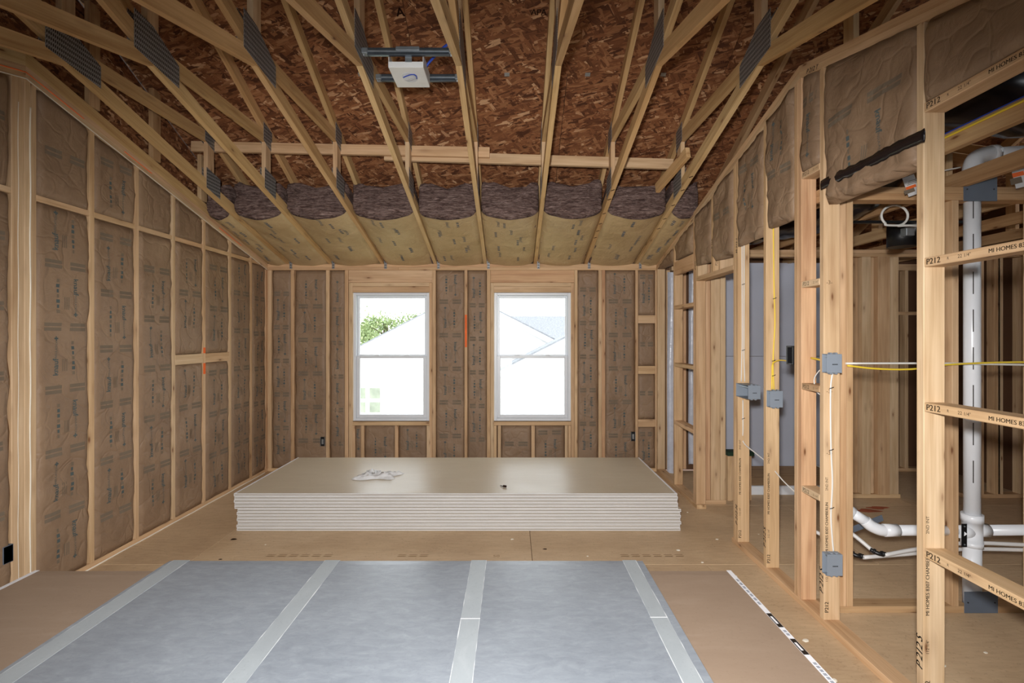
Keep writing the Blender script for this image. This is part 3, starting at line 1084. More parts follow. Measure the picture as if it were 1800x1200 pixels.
box('stud', 1.83, 1.87, YB - 0.03, YB + D4, S, 2.39, 'pine', wf, 'z')
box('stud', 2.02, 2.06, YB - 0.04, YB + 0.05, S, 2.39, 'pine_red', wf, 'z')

wre = struct('wall_rear_added', 'added wall behind the viewer with an opening sized to let daylight in')  # unseen wall, added; its opening only sets how much fill daylight enters
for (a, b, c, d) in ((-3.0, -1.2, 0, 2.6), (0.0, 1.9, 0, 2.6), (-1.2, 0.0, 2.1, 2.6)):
    box('added_wall_panel', a, b, -2.54, -2.5, c, d, 'osb_dark', wre, 'x', 0)

# grey boards hung on the far wall
for k, (z0, z1, lb) in enumerate(((0.02, 1.368, 'lower grey wallboard hung on the far wall beyond the studs'), (1.372, 2.478, 'upper grey wallboard hung on the far wall beyond the studs'))):
    o = box('grey_wallboard', 2.40, 3.74, YB - 0.016, YB - 0.002, z0, z1, 'grey_board', None, 'x')
    tag(o, lb, 'wallboard')
# shower pan
t = thing('shower_pan', 'low white shower pan with brown paper lining beyond the studs', 'shower pan', (3.02, 5.4, 0))
for nm, a in (('rim', (2.41, 3.63, 4.99, 5.03, 0, 0.088)), ('rim', (3.59, 3.63, 5.03, 5.82, 0, 0.088)), ('rim', (2.41, 2.45, 5.03, 5.82, 0, 0.088))):
    box(nm, *a, 'pvc', t, bev=0.006)
box('paper_lining', 2.452, 3.588, 5.032, 5.82, 0.03, 0.08, 'pine_dark', t, 'x', 0.004)


# white plastic film strip by the corner
def film(name, x0, x1, y, z0, z1, label):
    nx, nz = 12, 60
    V, F = [], []
    for k in range(2):
        for j in range(nz + 1):
            for i in range(nx + 1):
                u = i / nx
                z = z0 + (z1 - z0) * j / nz
                yy = y + 0.02 * math.sin(u * 7 + 0.4 * math.sin(z * 2)) + 0.008 * noise.noise(Vector((u * 3, z * 3, x0 * 9))) + k * 0.001
                V.append((x0 + (x1 - x0) * u, yy, z))
    n1 = (nx + 1) * (nz + 1)
    for k in range(2):
        for j in range(nz):
            for i in range(nx):
                q = k * n1 + j * (nx + 1) + i
                f = (q, q + 1, q + nx + 2, q + nx + 1)
                F.append(f if k == 0 else f[::-1])
    return tag(meshobj(name, V, F, 'poly', None, smooth=True), label, 'plastic film')


film('plastic_film', 1.82, 1.98, YB - 0.09, 0.0, 2.36, 'shiny white plastic film hanging in the corner behind the end studs')
film('plastic_film', 2.08, 2.24, YB - 0.06, 0.1, 2.38, 'narrow crinkled white plastic film glimpsed between the ladder-blocked studs')

# ------------------------------------------------------------------ ceiling: roof boards
roof = meshobj('ceiling', [(-3.1, 6.3, zs(6.3) + 0.02), (-3.1, YR, RIDGE + 0.02), (-3.1, -2.6, zs(-2.6) + 0.02), (5.3, 6.3, zs(6.3) + 0.02), (5.3, YR, RIDGE + 0.02), (5.3, -2.6, zs(-2.6) + 0.02),
                           (-3.1, 6.3, zs(6.3) + 0.06), (-3.1, YR, RIDGE + 0.06), (-3.1, -2.6, zs(-2.6) + 0.06), (5.3, 6.3, zs(6.3) + 0.06), (5.3, YR, RIDGE + 0.06), (5.3, -2.6, zs(-2.6) + 0.06)],
               [(0, 1, 4, 3), (1, 2, 5, 4), (9, 10, 7, 6), (10, 11, 8, 7), (0, 3, 9, 6), (2, 8, 11, 5), (0, 6, 7, 1), (1, 7, 8, 2), (3, 4, 10, 9), (4, 5, 11, 10)], 'roofing')
tag(roof, 'vaulted underside of the roof in reddish strand board', None, None, 'structure')
seams = [6.2, 5.0, 3.91, YR]
c5, s5 = 1 / math.sqrt(1.25), 0.5 / math.sqrt(1.25)
for r in range(3):
    ya, yb_ = seams[r] - 0.0015, seams[r + 1] + 0.0015
    xs = [-3.0] + [x for x in ([-2.0, 0.44, 2.88] if r % 2 else [-0.76, 1.68, 4.12])] + [5.2]
    for a, b in zip(xs[:-1], xs[1:]):
        cy = (ya + yb_) / 2
        n_ = Vector((0, s5, c5))
        ctr = Vector(((a + b) / 2, cy, zs(cy))) + n_ * 0.006
        me = boxmesh(b - a - 0.004, (ya - yb_) / c5, 0.011, 'osb', 0.0)
        p = bpy.data.objects.new('roof_panel', me)
        link(p, frame(ctr, (1, 0, 0), (0, c5, -s5), (0, s5, c5)), roof)
        if r == 2:
            y = 3.49
            for (tx, tt, sz) in ((-0.79, 'A', 0.09), (0.19, 'APA', 0.06), (0.36, 'RATED', 0.04), (0.36, 'O.S.B.', 0.04), (1.38, 'IN', 0.05)):
                if a < tx < b:
                    yy = y + (0.02 if tt == 'RATED' else -0.03 if tt == 'O.S.B.' else 0)
                    stamp('stencil', tt, Vector((tx, yy, zs(yy))) - n_ * 0.0016, (1, 0, 0), (0, -c5, s5), sz, 'ink_osb', p, bold=0.004)
        if r == 1:
            for tx in (-0.04, 0.6, 1.2, -1.2):
                if a < tx < b:
                    beam('panel_clip', (tx - 0.02, 3.912, zs(3.912) - 0.004), (tx + 0.02, 3.912, zs(3.912) - 0.004), 0.03, 0.004, (0, c5, -s5), 'steel', p, 0.0005)
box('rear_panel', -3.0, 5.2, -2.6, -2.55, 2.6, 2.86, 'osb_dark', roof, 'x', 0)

# ------------------------------------------------------------------ trusses
TX = [-2.67, -2.165, -1.543, -0.913, -0.318, 0.277, 0.88, 1.488]
ordn = ['first', 'second', 'third', 'fourth', 'fifth', 'sixth', 'seventh', 'eighth']


def off(p, q, w):
    d = Vector((q[0] - p[0], q[1] - p[1])).normalized()
    n = Vector((-d.y, d.x))
    if n.y < 0:
        n = -n
    return (p[0] + n.x * w, p[1] + n.y * w), (q[0] + n.x * w, q[1] + n.y * w)


CH = D4 / math.cos(math.atan(SL))


def make_truss():
    t = thing('roof_truss', 'x', 'truss', (0, YB, ZW), 'scissor trusses overhead')
    h = S / 2
    ye = YB + 0.3
    prism_x('bottom_chord', [(ye, zc(ye)), (YR, ZR), (YR, ZR + CH), (ye, zc(ye) + CH)], -h, h, 'pine_truss', t, (YR - ye, ZR - zc(ye)))
    yn = 0.35
    prism_x('bottom_chord', [(YR, ZR), (yn, zc(yn)), (yn, zc(yn) + CH), (YR, ZR + CH)], -h, h, 'pine_truss', t, (yn - YR, zc(yn) - ZR))
    TC = D4 * math.sqrt(1.25)
    g = 0.002
    prism_x('top_chord', [(6.2, zs(6.2) - g - TC), (YR, RIDGE - g - TC), (YR, RIDGE - g), (6.2, zs(6.2) - g)], -h, h, 'pine_truss', t, (YR - 6.2, RIDGE - zs(6.2)))
    prism_x('top_chord', [(YR, RIDGE - g - TC), (yn, zs(yn) - g - TC), (yn, zs(yn) - g), (YR, RIDGE - g)], -h, h, 'pine_truss', t, (yn - YR, zs(yn) - RIDGE))
    hw = h - 0.0008
    yv = 4.30
    prism_x('web', [(yv, zc(yv) + CH * 0.9), (yv + D4, zc(yv + D4) + CH * 0.9), (yv + D4, zs(yv + D4) - TC - 0.0), (yv, zs(yv) - TC - 0.0)], -hw, hw, 'pine', t, (0, 1))
    p, q = (3.02, ZR + 0.06), (yv + 0.05, zs(yv) - TC - 0.09)
    p2, q2 = off(p, q, D4)
    prism_x('web', [p, q, q2, p2], -hw, hw, 'pine_truss', t, (q[0] - p[0], q[1] - p[1]))
    p, q = (YR - 0.07, ZR + 0.06), (1.5, zs(1.5) - TC - 0.02)
    p2, q2 = off(p, q, D4)
    prism_x('web', [p, q, q2, p2], -hw, hw, 'pine_truss', t, (q[0] - p[0], q[1] - p[1]))
    prism_x('king_post', [(YR - 0.045, ZR + CH), (YR + 0.045, ZR + CH), (YR + 0.045, RIDGE - TC - 0.02), (YR - 0.045, RIDGE - TC - 0.02)], -hw, hw, 'pine', t, (0, 1))
    for sx in (-1, 1):
        a, b = (h + 0.0002) * sx, (h + 0.0022) * sx
        a, b = min(a, b), max(a, b)
        y0_, y1_ = YR - 0.15, YR + 0.23
        prism_x('nail_plate', [(y0_, ZR + 0.03), (y1_, ZR - 0.02), (y1_, ZR + 0.12), (YR, ZR + 0.235), (y0_, ZR + 0.25)], a, b, 'plate_metal', t, (0, 1))
        yq = yv + 0.07
        prism_x('nail_plate', [(yq - 0.09, zc(yq - 0.09) + 0.02), (yq + 0.11, zc(yq + 0.11) + 0.02), (yq + 0.11, zc(yq) + 0.17), (yq - 0.09, zc(yq) + 0.22)], a, b, 'plate_metal', t, (0, 1))
        prism_x('nail_plate', [(yv - 0.04, zs(yv) - TC - 0.09), (yv + 0.11, zs(yv) - TC - 0.15), (yv + 0.11, zs(yv + 0.1) - 0.02), (yv - 0.04, zs(yv) - 0.03)], a, b, 'plate_metal', t, (0, 1))
    # metal tie at the wall
    prism_x('hurricane_tie', [(YB - 0.002, ZW - 0.06), (YB - 0.0008, ZW - 0.06), (YB - 0.0008, ZW + 0.03), (YB - 0.002, ZW + 0.03)], h + 0.003, h + 0.035, 'plate_metal', t, (0, 1))
    prism_x('hurricane_tie', [(YB - 0.002, ZW + 0.005), (YB + 0.06, ZW + 0.005), (YB + 0.06, ZW + 0.05), (YB - 0.002, ZW + 0.06)], h + 0.0005, h + 0.0018, 'steel', t, (0, 1))
    return t


def copy_tree(o, parent=None, dx=0.0):
    c = o.copy()
    C.objects.link(c)
    mw = Matrix.Translation((dx, 0, 0)) @ WMX[o.name]
    WMX[c.name] = mw
    if parent is None:
        c.matrix_basis = mw
    else:
        c.parent = parent
    for ch in list(o.children):
        copy_tree(ch, c, dx)
    return c


proto = make_truss()
trusses = [proto] + [copy_tree(proto) for _ in TX[1:]]
for t, x, n in zip(trusses, TX, ordn):
    t.location.x = x
    WMX[t.name] = Matrix.Translation((x, YB, ZW))
    t['label'] = 'yellow pine scissor truss, %s of eight counting from the long batt-filled wall' % n
trusses[0]['label'] = 'yellow pine scissor truss nearest the long batt-filled wall'
trusses[7]['label'] = 'yellow pine scissor truss nearest the open stud partition'
# pencil and grease-crayon ticks under two trusses
for i, ys in ((6, (5.2, 5.05, 4.9, 4.7, 4.45, 4.3)), (7, (5.0, 4.8, 4.55, 4.3, 4.1))):
    ch = [c for c in trusses[i].children if c.name.startswith('bottom_chord')][0]
    WMX[ch.name] = Matrix.Translation((TX[i], 0, 0)) @ WMX[proto.children[0].name]
    for k, y in enumerate(ys):
        beam('crayon_mark', (TX[i] - 0.017, y, zc(y) - 0.001), (TX[i] + 0.01, y - 0.02, zc(y - 0.02) - 0.001), 0.01, 0.0012, (0, 1, -SL), 'ink_osb', ch, 0.0)

# flat trusses over the rooms beyond
flat_lab = ['flat truss chord just past the open partition, carrying a yellow cable', 'second flat truss chord past the open partition',
            'third flat truss chord past the open partition', 'fourth flat truss chord past the open partition', 'last flat truss chord, deepest in the dark attic']
for k, x in enumerate((2.04, 2.60, 3.27, 3.88, 4.49)):
    t = thing('flat_truss', flat_lab[k], 'truss', (x, YB, ZW), 'flat trusses over the rooms beyond')
    box('bottom_chord', x, x + S, -1.5, YB + 0.3, ZW + 0.001, ZW + 0.09, 'pine_dark', t)
    TC = D4 * math.sqrt(1.25)
    prism_x('top_chord', [(6.2, zs(6.2) - 0.002 - TC), (YR, RIDGE - 0.002 - TC), (YR, RIDGE - 0.002), (6.2, zs(6.2) - 0.002)], x, x + S, 'pine_dark', t, (YR - 6.2, RIDGE - zs(6.2)))
    for y in (4.4, 2.95):
        box('web', x + 0.001, x + S - 0.001, y, y + D4, ZW + 0.091, zs(y + D4) - TC - 0.004, 'pine_dark', t, 'z')
    p, q = (3.05, ZW + 0.09), (4.4, zs(4.4) - TC - 0.1)
    p2, q2 = off(p, q, D4)
    prism_x('web', [p, q, q2, p2], x + 0.001, x + S - 0.001, 'pine_dark', t, (q[0] - p[0], q[1] - p[1]))
# lateral braces
yb1 = 4.30 + D4 + 0.002
o = beam('lateral_brace', (-2.86, yb1 + S / 2, 3.30), (-0.20, yb1 + S / 2, 3.245), D4, S, (0, 0, 1), 'pine', None)
tag(o, 'pale lumber brace crossing the webs toward the long batt-filled wall', 'brace')
o = beam('lateral_brace', (-1.15, yb1 + S * 1.5 + 0.002, 3.235), (1.45, yb1 + S * 1.5 + 0.002, 3.155), D4, S, (0, 0, 1), 'pine', None)
tag(o, 'pale lumber brace crossing the webs toward the open stud partition', 'brace')
o = beam('brace_offcut', (1.36, 4.62, 2.99), (1.45, 4.06, 3.12), D4, S, (0, 0, 1), 'pine_truss', None)
tag(o, 'short slanted lumber offcut nailed beside the last scissor truss', 'lumber')


# ------------------------------------------------------------------ ceiling batts
def ceiling_batt(x0, x1, seed, label):
    t = thing('ceiling_batt', label, 'insulation', ((x0 + x1) / 2, 5.3, 2.7), 'thick batts tucked between the trusses')
    so = Vector((seed * 2.3, seed * 4.1, 0))
    ya, yb_ = 4.70 + 0.04 * noise.noise(so), YB + 0.12
    ny, nx = 16, 16
    def botz(u, y):
        return zc(y) + 0.012 - (0.028 + 0.03 * max(0.0, 1 - (y - ya) / 0.5)) * math.sin(math.pi * u) + 0.008 * noise.noise(so + Vector((u * 4, y * 5, 0)))
    # fibre body: closed loops along the slope plus a bulging near end
    V, F = [], []
    N = 64
    caps = [(0.0, 0.12), (0.35, 0.05), (0.7, 0.015), (1.0, 0.0)]
    rings = []
    def ring(y, sc, push):
        th = min(0.30, zs(y) - zc(y) - 0.115)
        out = []
        for k in range(N):
            a = 2 * math.pi * k / N
            cx, cz = math.cos(a), math.sin(a)
            e = 0.24
            ux = math.copysign(abs(cx) ** e, cx) * 0.5 * sc
            uz = math.copysign(abs(cz) ** e, cz) * 0.5 * sc
            u = 0.5 + ux
            bz = botz(min(max(u, 0), 1), y) + 0.004
            z = bz + (uz + 0.5) * th * (1 + 0.12 * noise.noise(so + Vector((u * 3, 1, 7)))) + 0.02 * noise.noise(so + Vector((u * 9, uz * 9, y * 4)))
            if uz < -0.4 * sc and sc > 0.9:
                z = max(z, bz + 0.002)
            out.append((x0 + 0.004 + u * (x1 - x0 - 0.008), y - push + 0.03 * noise.noise(so + Vector((u * 6, uz * 16, 4))) + 0.014 * noise.noise(so + Vector((u * 14, uz * 40, 9))), z))
        return out
    for sc, inv in ((0.02, 0.045), (0.2, 0.045), (0.4, 0.042), (0.6, 0.036), (0.75, 0.028), (0.87, 0.018), (0.96, 0.006)):
        rings.append(ring(ya, sc, inv))
    for j in range(ny + 1):
        rings.append(ring(ya + 0.012 + (yb_ - ya) * j / ny, 1.0, 0.0))
    for r in rings:
        V += r
    for j in range(len(rings) - 1):
        for k in range(N):
            F.append((j * N + k, j * N + (k + 1) % N, (j + 1) * N + (k + 1) % N, (j + 1) * N + k))
    F.append(tuple(range(N))[::-1])
    F.append(tuple(range((len(rings) - 1) * N, len(rings) * N)))
    meshobj('fibre_body', V, F, 'fibre', t, smooth=True)
    # paper facing underneath
    w = x1 - x0
    rng = random.Random(seed)
    nu, nv = 20, 34
    V, F = [], []
    L = yb_ - ya
    def pz(u, y):
        wr_ = 0.004 * math.sin(y * 60 + 6 * u + seed) * (0.5 + noise.noise(so + Vector((u * 2, y * 2, 8))))
        e = min(u, 1 - u)
        lip = 0.03 * max(0, 1 - e / 0.07)
        return botz(u, y) - 0.009 - wr_ + lip
    for k in range(2):
        for j in range(nv + 1):
            for i in range(nu + 1):
                u = i / nu
                y = ya + 0.012 + L * j / nv
                V.append((x0 + 0.003 + u * (w - 0.006), y, pz(u, y) + 0.0015 * k))
    n1 = (nu + 1) * (nv + 1)
    for k in range(2):
        for j in range(nv):
            for i in range(nu):
                q = k * n1 + j * (nu + 1) + i
                f = (q, q + nu + 1, q + nu + 2, q + 1)
                F.append(f if k == 0 else f[::-1])
    pap = meshobj('paper_facing', V, F, 'kraft_ceiling', t, smooth=True)
    pv, pf = [], []
    brand = text_geo('knauf', 0.0)
    for k in range(5):
        for rr in range(2):
            cu, cy = rng.uniform(0.2, 0.8), ya + 0.1 + k * 0.2 + rng.uniform(-0.04, 0.04)
            if rr == 0:
                v, f = brand
                b = len(pv)
                rot = rng.choice((1, -1))
                for (a, c) in v:
                    X = x0 + cu * w + rot * c * 0.05
                    Y = cy + rot * a * 0.055
                    pv.append((X, Y, pz((X - x0) / w, Y) - 0.0022))
                pf += [tuple(b + q for q in g) for g in f]
            else:
                for q in range(4):
                    X, Y = x0 + cu * w, cy + q * 0.03
                    b = len(pv)
                    for (a, c) in ((-0.012, -0.008), (0.012, -0.008), (0.012, 0.008), (-0.012, 0.008)):
                        pv.append((X + a, Y + c, pz((X + a - x0) / w, Y + c) - 0.0022))
                    pf.append((b, b + 1, b + 2, b + 3))
    meshobj('printed_lettering', pv, pf, 'ink_ceiling', pap)['kind'] = 'stuff'
    return t


xs = [XL + 0.002] + TX + [XR + 0.05]
for i in range(9):
    a = xs[i] + (S / 2 + 0.001 if i else 0)
    b = xs[i + 1] - (S / 2 + 0.001 if i < 8 else 0)
    lab = ('kraft-faced ceiling batt tucked beside the long batt-filled wall' if i == 0 else
           'kraft-faced ceiling batt tucked beside the open stud partition' if i == 8 else
           'kraft-faced ceiling batt between the %s and %s scissor trusses from the long wall' % (ordn[i - 1], ordn[i]))
    if b - a > 0.08:
        ceiling_batt(a, b, 500 + i, lab)

# ------------------------------------------------------------------ ceiling box on its hanger bars
t = thing('ceiling_fan_box', 'white metal ceiling box slung on two steel bars between trusses', 'ceiling box', (-0.6, 3.1, 3.4))
xa, xb = TX[3] + S / 2 + 0.002, TX[4] - S / 2 - 0.002
for (y, z) in ((2.93, 3.275), (3.235, 3.28)):
    box('hanger_bar', xa + 0.03, xb - 0.03, y, y + 0.022, z, z + 0.045, 'bar_steel', t, 'x', 0.003)
    box('bar_ridge', xa + 0.03, xb - 0.03, y - 0.004, y + 0.002, z + 0.018, z + 0.027, 'steel', t, 'x', 0.001)
    for x_ in (xa, xb - 0.035):
        box('bar_end', x_, x_ + 0.035, y - 0.012, y + 0.034, z + 0.006, z + 0.04, 'steel', t, 'x', 0.004)
        tube('screw', [(x_ + 0.017, y - 0.02, z - 0.012), (x_ + 0.017, y - 0.012, z - 0.006)], 0.005, 'steel', t, 6, False)
bxx0, bxx1 = -0.742, -0.532
z0, z1 = 3.215, 3.30
ybx0, ybx1 = 2.957, 3.195
body = box('box_body', bxx0, bxx1, ybx0, ybx1, z0, z0 + 0.006, 'white_paint', t, 'y', 0.002)
box('box_side', bxx0, bxx1, ybx0, ybx0 + 0.004, z0 + 0.006, z0 + 0.035, 'white_paint', t, 'x', 0.001)
box('box_side', bxx1 - 0.004, bxx1, ybx0 + 0.004, ybx1, z0 + 0.006, z1, 'white_paint', t, 'y', 0.001)
box('box_side', bxx0, bxx0 + 0.004, ybx0 + 0.004, ybx1, z0 + 0.006, z1, 'white_paint', t, 'y', 0.001)
box('box_side', bxx0 + 0.004, bxx1 - 0.004, ybx1 - 0.004, ybx1, z0 + 0.006, z1, 'white_paint', t, 'x', 0.001)
box('hanger_strap', -0.64, -0.60, 2.95, 2.956, z0 + 0.03, 3.325, 'steel', t, 'z', 0.001)
box('strap_clip', -0.69, -0.55, 2.922, 2.93, 3.30, 3.322, 'steel', t, 'x', 0.002)
cx_, cy_ = -0.635, 3.07
ell = [(cx_ + 0.047 * math.cos(a), cy_ + 0.055 * math.sin(a), z0 - 0.0006) for a in np.linspace(0, 2 * math.pi, 28, endpoint=False)]
meshobj('knockout_disc', [(p[0], p[1], p[2] - k * 0.002) for k in (0, 1) for p in ell], [tuple(range(28, 56))[::-1], tuple(range(28))] + [(i, (i + 1) % 28, 28 + (i + 1) % 28, 28 + i) for i in range(28)], 'poly', t)
tube('blue_stroke', [(cx_ - 0.04, cy_ - 0.005, z0 - 0.003), (cx_ - 0.01, cy_ - 0.025, z0 - 0.003), (cx_ + 0.025, cy_ - 0.04, z0 - 0.003), (cx_ + 0.043, cy_ - 0.02, z0 - 0.003), (cx_ + 0.04, cy_ + 0.01, z0 - 0.003)], 0.004, 'cable_blue', t, 6)
tube('lead_wire', [(-0.57, 3.1, z0 + 0.03), (-0.52, 3.08, 3.31), (-0.42, 3.02, 3.37), (xb - 0.02, 2.99, 3.39)], 0.008, 'cable_blue', t, 8)

# ------------------------------------------------------------------ stacked drywall
count = ['topmost', 'second', 'third', 'fourth', 'fifth', 'sixth', 'seventh', 'eighth', 'ninth', 'tenth', 'eleventh', 'twelfth', 'thirteenth', 'fourteenth',
         'fifteenth', 'sixteenth', 'seventeenth', 'eighteenth', 'nineteenth', 'twentieth', 'twenty-first', 'twenty-second', 'twenty-third', 'bottom']


def drywall(name, L, W, T, face, edge, taper=True):
    """sheet with rounded tapered long edges, ends bare; origin at its base centre"""
    key = ('dw', L, W, T, face)
    if key in BOXC:
        return BOXC[key]
    l, w = L / 2, W / 2
    prof = [(-w + 0.005, 0.0), (-w, 0.0022), (-w, T - 0.0042), (-w + 0.003, T - 0.0022), (-w + 0.05, T), (w - 0.05, T), (w - 0.003, T - 0.0022), (w, T - 0.0042), (w, 0.0022), (w - 0.005, 0)]
    n = len(prof)
    V = [(-l, y, z) for y, z in prof] + [(l, y, z) for y, z in prof]
    F = [tuple(range(n)), tuple(range(n, 2 * n))[::-1]]
    fm = [1, 1]
    for i in range(n):
        F.append((i, n + i, n + (i + 1) % n, (i + 1) % n))
        fm.append(0 if i in (3, 4, 5, 9) else 1)
    bm = bmesh.new()
    bv = [bm.verts.new(v) for v in V]
    for f, m_ in zip(F, fm):
        q = bm.faces.new([bv[i] for i in f])
        q.material_index = m_
    bmesh.ops.recalc_face_normals(bm, faces=bm.faces[:])
    me = bpy.data.meshes.new(name)
    bm.to_mesh(me)
    bm.free()
    me.materials.append(M[face])
    me.materials.append(M[edge])
    BOXC[key] = me
    return me


def place_sheet(name, me, loc, rz=0.0):
    o = bpy.data.objects.new(name, me)
    return link(o, Matrix.Translation(loc) @ Matrix.Rotation(rz, 4, 'Z'))


L12, W4 = 3.658, 1.219
T_ = 0.0129
me = drywall('drywall_sheet', L12, W4, T_ - 0.0004, 'sheet_face', 'sheet_edge')
xc, yc = (413 + 1193) / 2, 0
scx = ((413 + 1193) / 2 - CX) * 4.07 / FPX
rs = random.Random(3)
pairx = 0
for k in range(24):
    if k % 2 == 0:
        pairx = rs.uniform(-0.005, 0.005) + (0.017 if k < 14 else -0.009)
    mw_ = (scx + pairx + rs.uniform(-0.0015, 0.0015), 4.07 + W4 / 2 + rs.uniform(-0.001, 0.001), k * T_ + (T_ - 0.0005 if k % 2 else 0))
    o = bpy.data.objects.new('drywall_sheet', me)
    link(o, Matrix.Translation(mw_) @ Matrix.Rotation(math.pi if k % 2 else 0.0, 4, 'X'))
    n = 23 - k
    tag(o, ('topmost pale drywall sheet of the tall stack under the windows' if n == 0 else
            'bottom drywall sheet of the tall stack under the windows' if n == 23 else
            '%s drywall sheet from the top in the tall stack under the windows' % count[n]), 'drywall', 'sheets of the tall drywall stack')
    for sx in (1, -1):
        me2 = boxmesh(W4 - 0.002, 0.0012, T_ - 0.0012, 'white_edge', 0.0002)
        e = bpy.data.objects.new('end_tape', me2)
        link(e, WMX[o.name] @ frame((sx * (L12 / 2 + 0.0008), 0, T_ / 2), *AX['y']), o)
    if n == 0:
        for sx in (1, -1):
            me2 = boxmesh(W4 - 0.004, 0.016, 0.0006, 'white_edge', 0.0)
            e = bpy.data.objects.new('end_tape_lip', me2)
            link(e, WMX[o.name] @ frame((sx * (L12 / 2 - 0.008), 0, -0.0002), *AX['y']), o)

# low stack in the foreground: brown-backed sheets under a pack of grey sheets
me = drywall('brown_backed_sheet', L12, W4, T_ - 0.0004, 'brown_back', 'sheet_edge')
NB = 29
ztop = 1.6 - 1.227
Tb = ztop / NB
bxc = (-2.51 + 1.153) / 2
for k in range(NB):
    o = place_sheet('brown_backed_sheet', me, (bxc + (rs.uniform(-0.004, 0.004) if k < NB - 1 else 0), 2.595 - W4 / 2 + (rs.uniform(-0.003, 0.003) if k < NB - 1 else 0), k * Tb))
    if k == NB - 1:
        tag(o, 'topmost brown-backed drywall sheet of the low stack, with printed white end tape', 'drywall', 'sheets of the low brown stack')
        sc_ = WMX[o.name]
        box_y = boxmesh(W4 - 0.002, 0.024, 0.0006, 'white_edge', 0.0)
        for sx in (1, -1):
            e = bpy.data.objects.new('end_tape', box_y)
            link(e, sc_ @ frame((sx * (L12 / 2 - 0.012), 0, Tb + 0.0003), *AX['y']), o)
            e_w = WMX[e.name]
        xr_ = bxc + L12 / 2 - 0.012
        e = [q for q in o.children if abs(WMX[q.name].translation.x - xr_) < 0.01][0]
        ztp = ztop + 0.0009
        for (ya, yb_) in ((2.19, 2.085), (2.005, 1.905)):
            box('black_label', xr_ - 0.011, xr_ + 0.011, yb_, ya, ztp - 0.0004, ztp, 'black', e, 'y', 0)
        for (ya, yb_, n_) in ((2.50, 2.25, 7), (2.065, 2.02, 2), (1.86, 1.70, 8), (1.67, 1.5, 8)):
            for q in range(n_):
                y_ = ya + (yb_ - ya) * q / n_
                box('tape_print', xr_ - 0.006, xr_ + 0.006, y_ - abs(ya - yb_) / n_ * 0.7, y_, ztp - 0.0004, ztp - 0.0001, 'ink_tape', e, 'y', 0)
        for (ya, yb_) in ((2.165, 2.11), (1.98, 1.93)):
            box('label_emblem', xr_ - 0.006, xr_ + 0.003, yb_, ya, ztp, ztp + 0.0003, 'white_edge', e, 'y', 0)
    else:
        tag(o, 'brown-backed drywall sheet hidden inside the low stack under the grey sheets', 'drywall', 'sheets of the low brown stack')

gz0 = ztop + 0.001
gz1 = 1.6 - 1.153
NG = 5
Tg = (gz1 - gz0) / NG
meg = drywall('grey_sheet', 2.44, W4, Tg - 0.0006, 'grey_sheet', 'grey_sheet')
gxc = ((300 + 1128) / 2 - CX) * 2.55 / FPX
for k in range(NG):
    o = place_sheet('grey_sheet', meg, (gxc + (rs.uniform(-0.002, 0.0) if k < NG - 1 else 0), 2.55 - W4 / 2 + (rs.uniform(-0.003, 0) if k < NG - 1 else 0), gz0 + k * Tg))
    if k == NG - 1:
        tag(o, 'top grey sheet with four pale tape bands, lying in the foreground', 'board', 'grey sheets on the low stack')
        for (a, b, brk) in ((306, 334, None), (572, 598, None), (829, 855, 2.02), (1094, 1117, 2.03)):
            xa, xb = (a - CX) * 2.55 / FPX, (b - CX) * 2.55 / FPX
            ys_ = [2.55, brk, 2.55 - W4] if brk else [2.55, 2.55 - W4]
            for y0_, y1_ in zip(ys_[:-1], ys_[1:]):
                e = box('tape_band', xa, xb, y1_ + 0.002, y0_ - 0.001, gz1 - 0.0009, gz1 + 0.0003, 'grey_band', o, 'y', 0)
                for xx in (xa, xb):
                    pts = []
                    rr = random.Random(int(a * 7 + xx * 100 + y0_ * 10))
                    V, F = [], []
                    nseg = 60
                    for q in range(nseg + 1):
                        y_ = y0_ + (y1_ - y0_) * q / nseg
                        wd = max(0.0002, 0.0006 + 0.0026 * noise.noise(Vector((xx * 31, y_ * 16, 2))))
                        V += [(xx - wd, y_, gz1 + 0.0006), (xx + wd, y_, gz1 + 0.0006)]
                    F = [(2 * q, 2 * q + 2, 2 * q + 3, 2 * q + 1) for q in range(nseg)]
                    meshobj('frayed_edge', V, F, 'fray', e)
            if brk:
                box('tape_joint', xa - 0.002, xb + 0.002, brk - 0.0015, brk + 0.0015, gz1 + 0.0002, gz1 + 0.0008, 'white_edge', o, 'x', 0)
    else:
        tag(o, 'grey sheet hidden beneath the taped top sheet of the foreground pack', 'board', 'grey sheets on the low stack')

# crumpled bag on the tall stack
bz = 24 * T_ + 0.001
c0 = at(667, 833, 4.6)
V, F = [], []
nx, ny = 26, 18
for k in range(2):
    for j in range(ny + 1):
        for i in range(nx + 1):
            u, v = i / nx, j / ny
            e = min(u, 1 - u, v, 1 - v)
            h = min(1, e * 6)
            zz = 0.012 * h + (0.06 * abs(noise.noise(Vector((u * 5, v * 5, 3)))) + 0.035 * abs(noise.noise(Vector((u * 13, v * 11, 1))))) * h
            x = -1.24 + (u - 0.5) * (0.34 + 0.05 * math.sin(v * 9)) + 0.07 * (v - 0.5)
            y = 4.56 + (v - 0.5) * (0.20 + 0.04 * math.sin(u * 7))
            V.append((x, y, bz + (zz if k else 0.0)))
n1 = (nx + 1) * (ny + 1)
for k in range(2):
    for j in range(ny):
        for i in range(nx):
            q = k * n1 + j * (nx + 1) + i
            f = (q, q + 1, q + nx + 2, q + nx + 1)
            F.append(f if k else f[::-1])
o = meshobj('plastic_bag', V, F, 'bag', None, smooth=True)
tag(o, 'crumpled clear plastic bag lying on the drywall stack', 'bag')
t = thing('bent_screw', 'small dark bent fastener lying on the drywall stack', 'fastener', (-0.07, 4.22, bz))
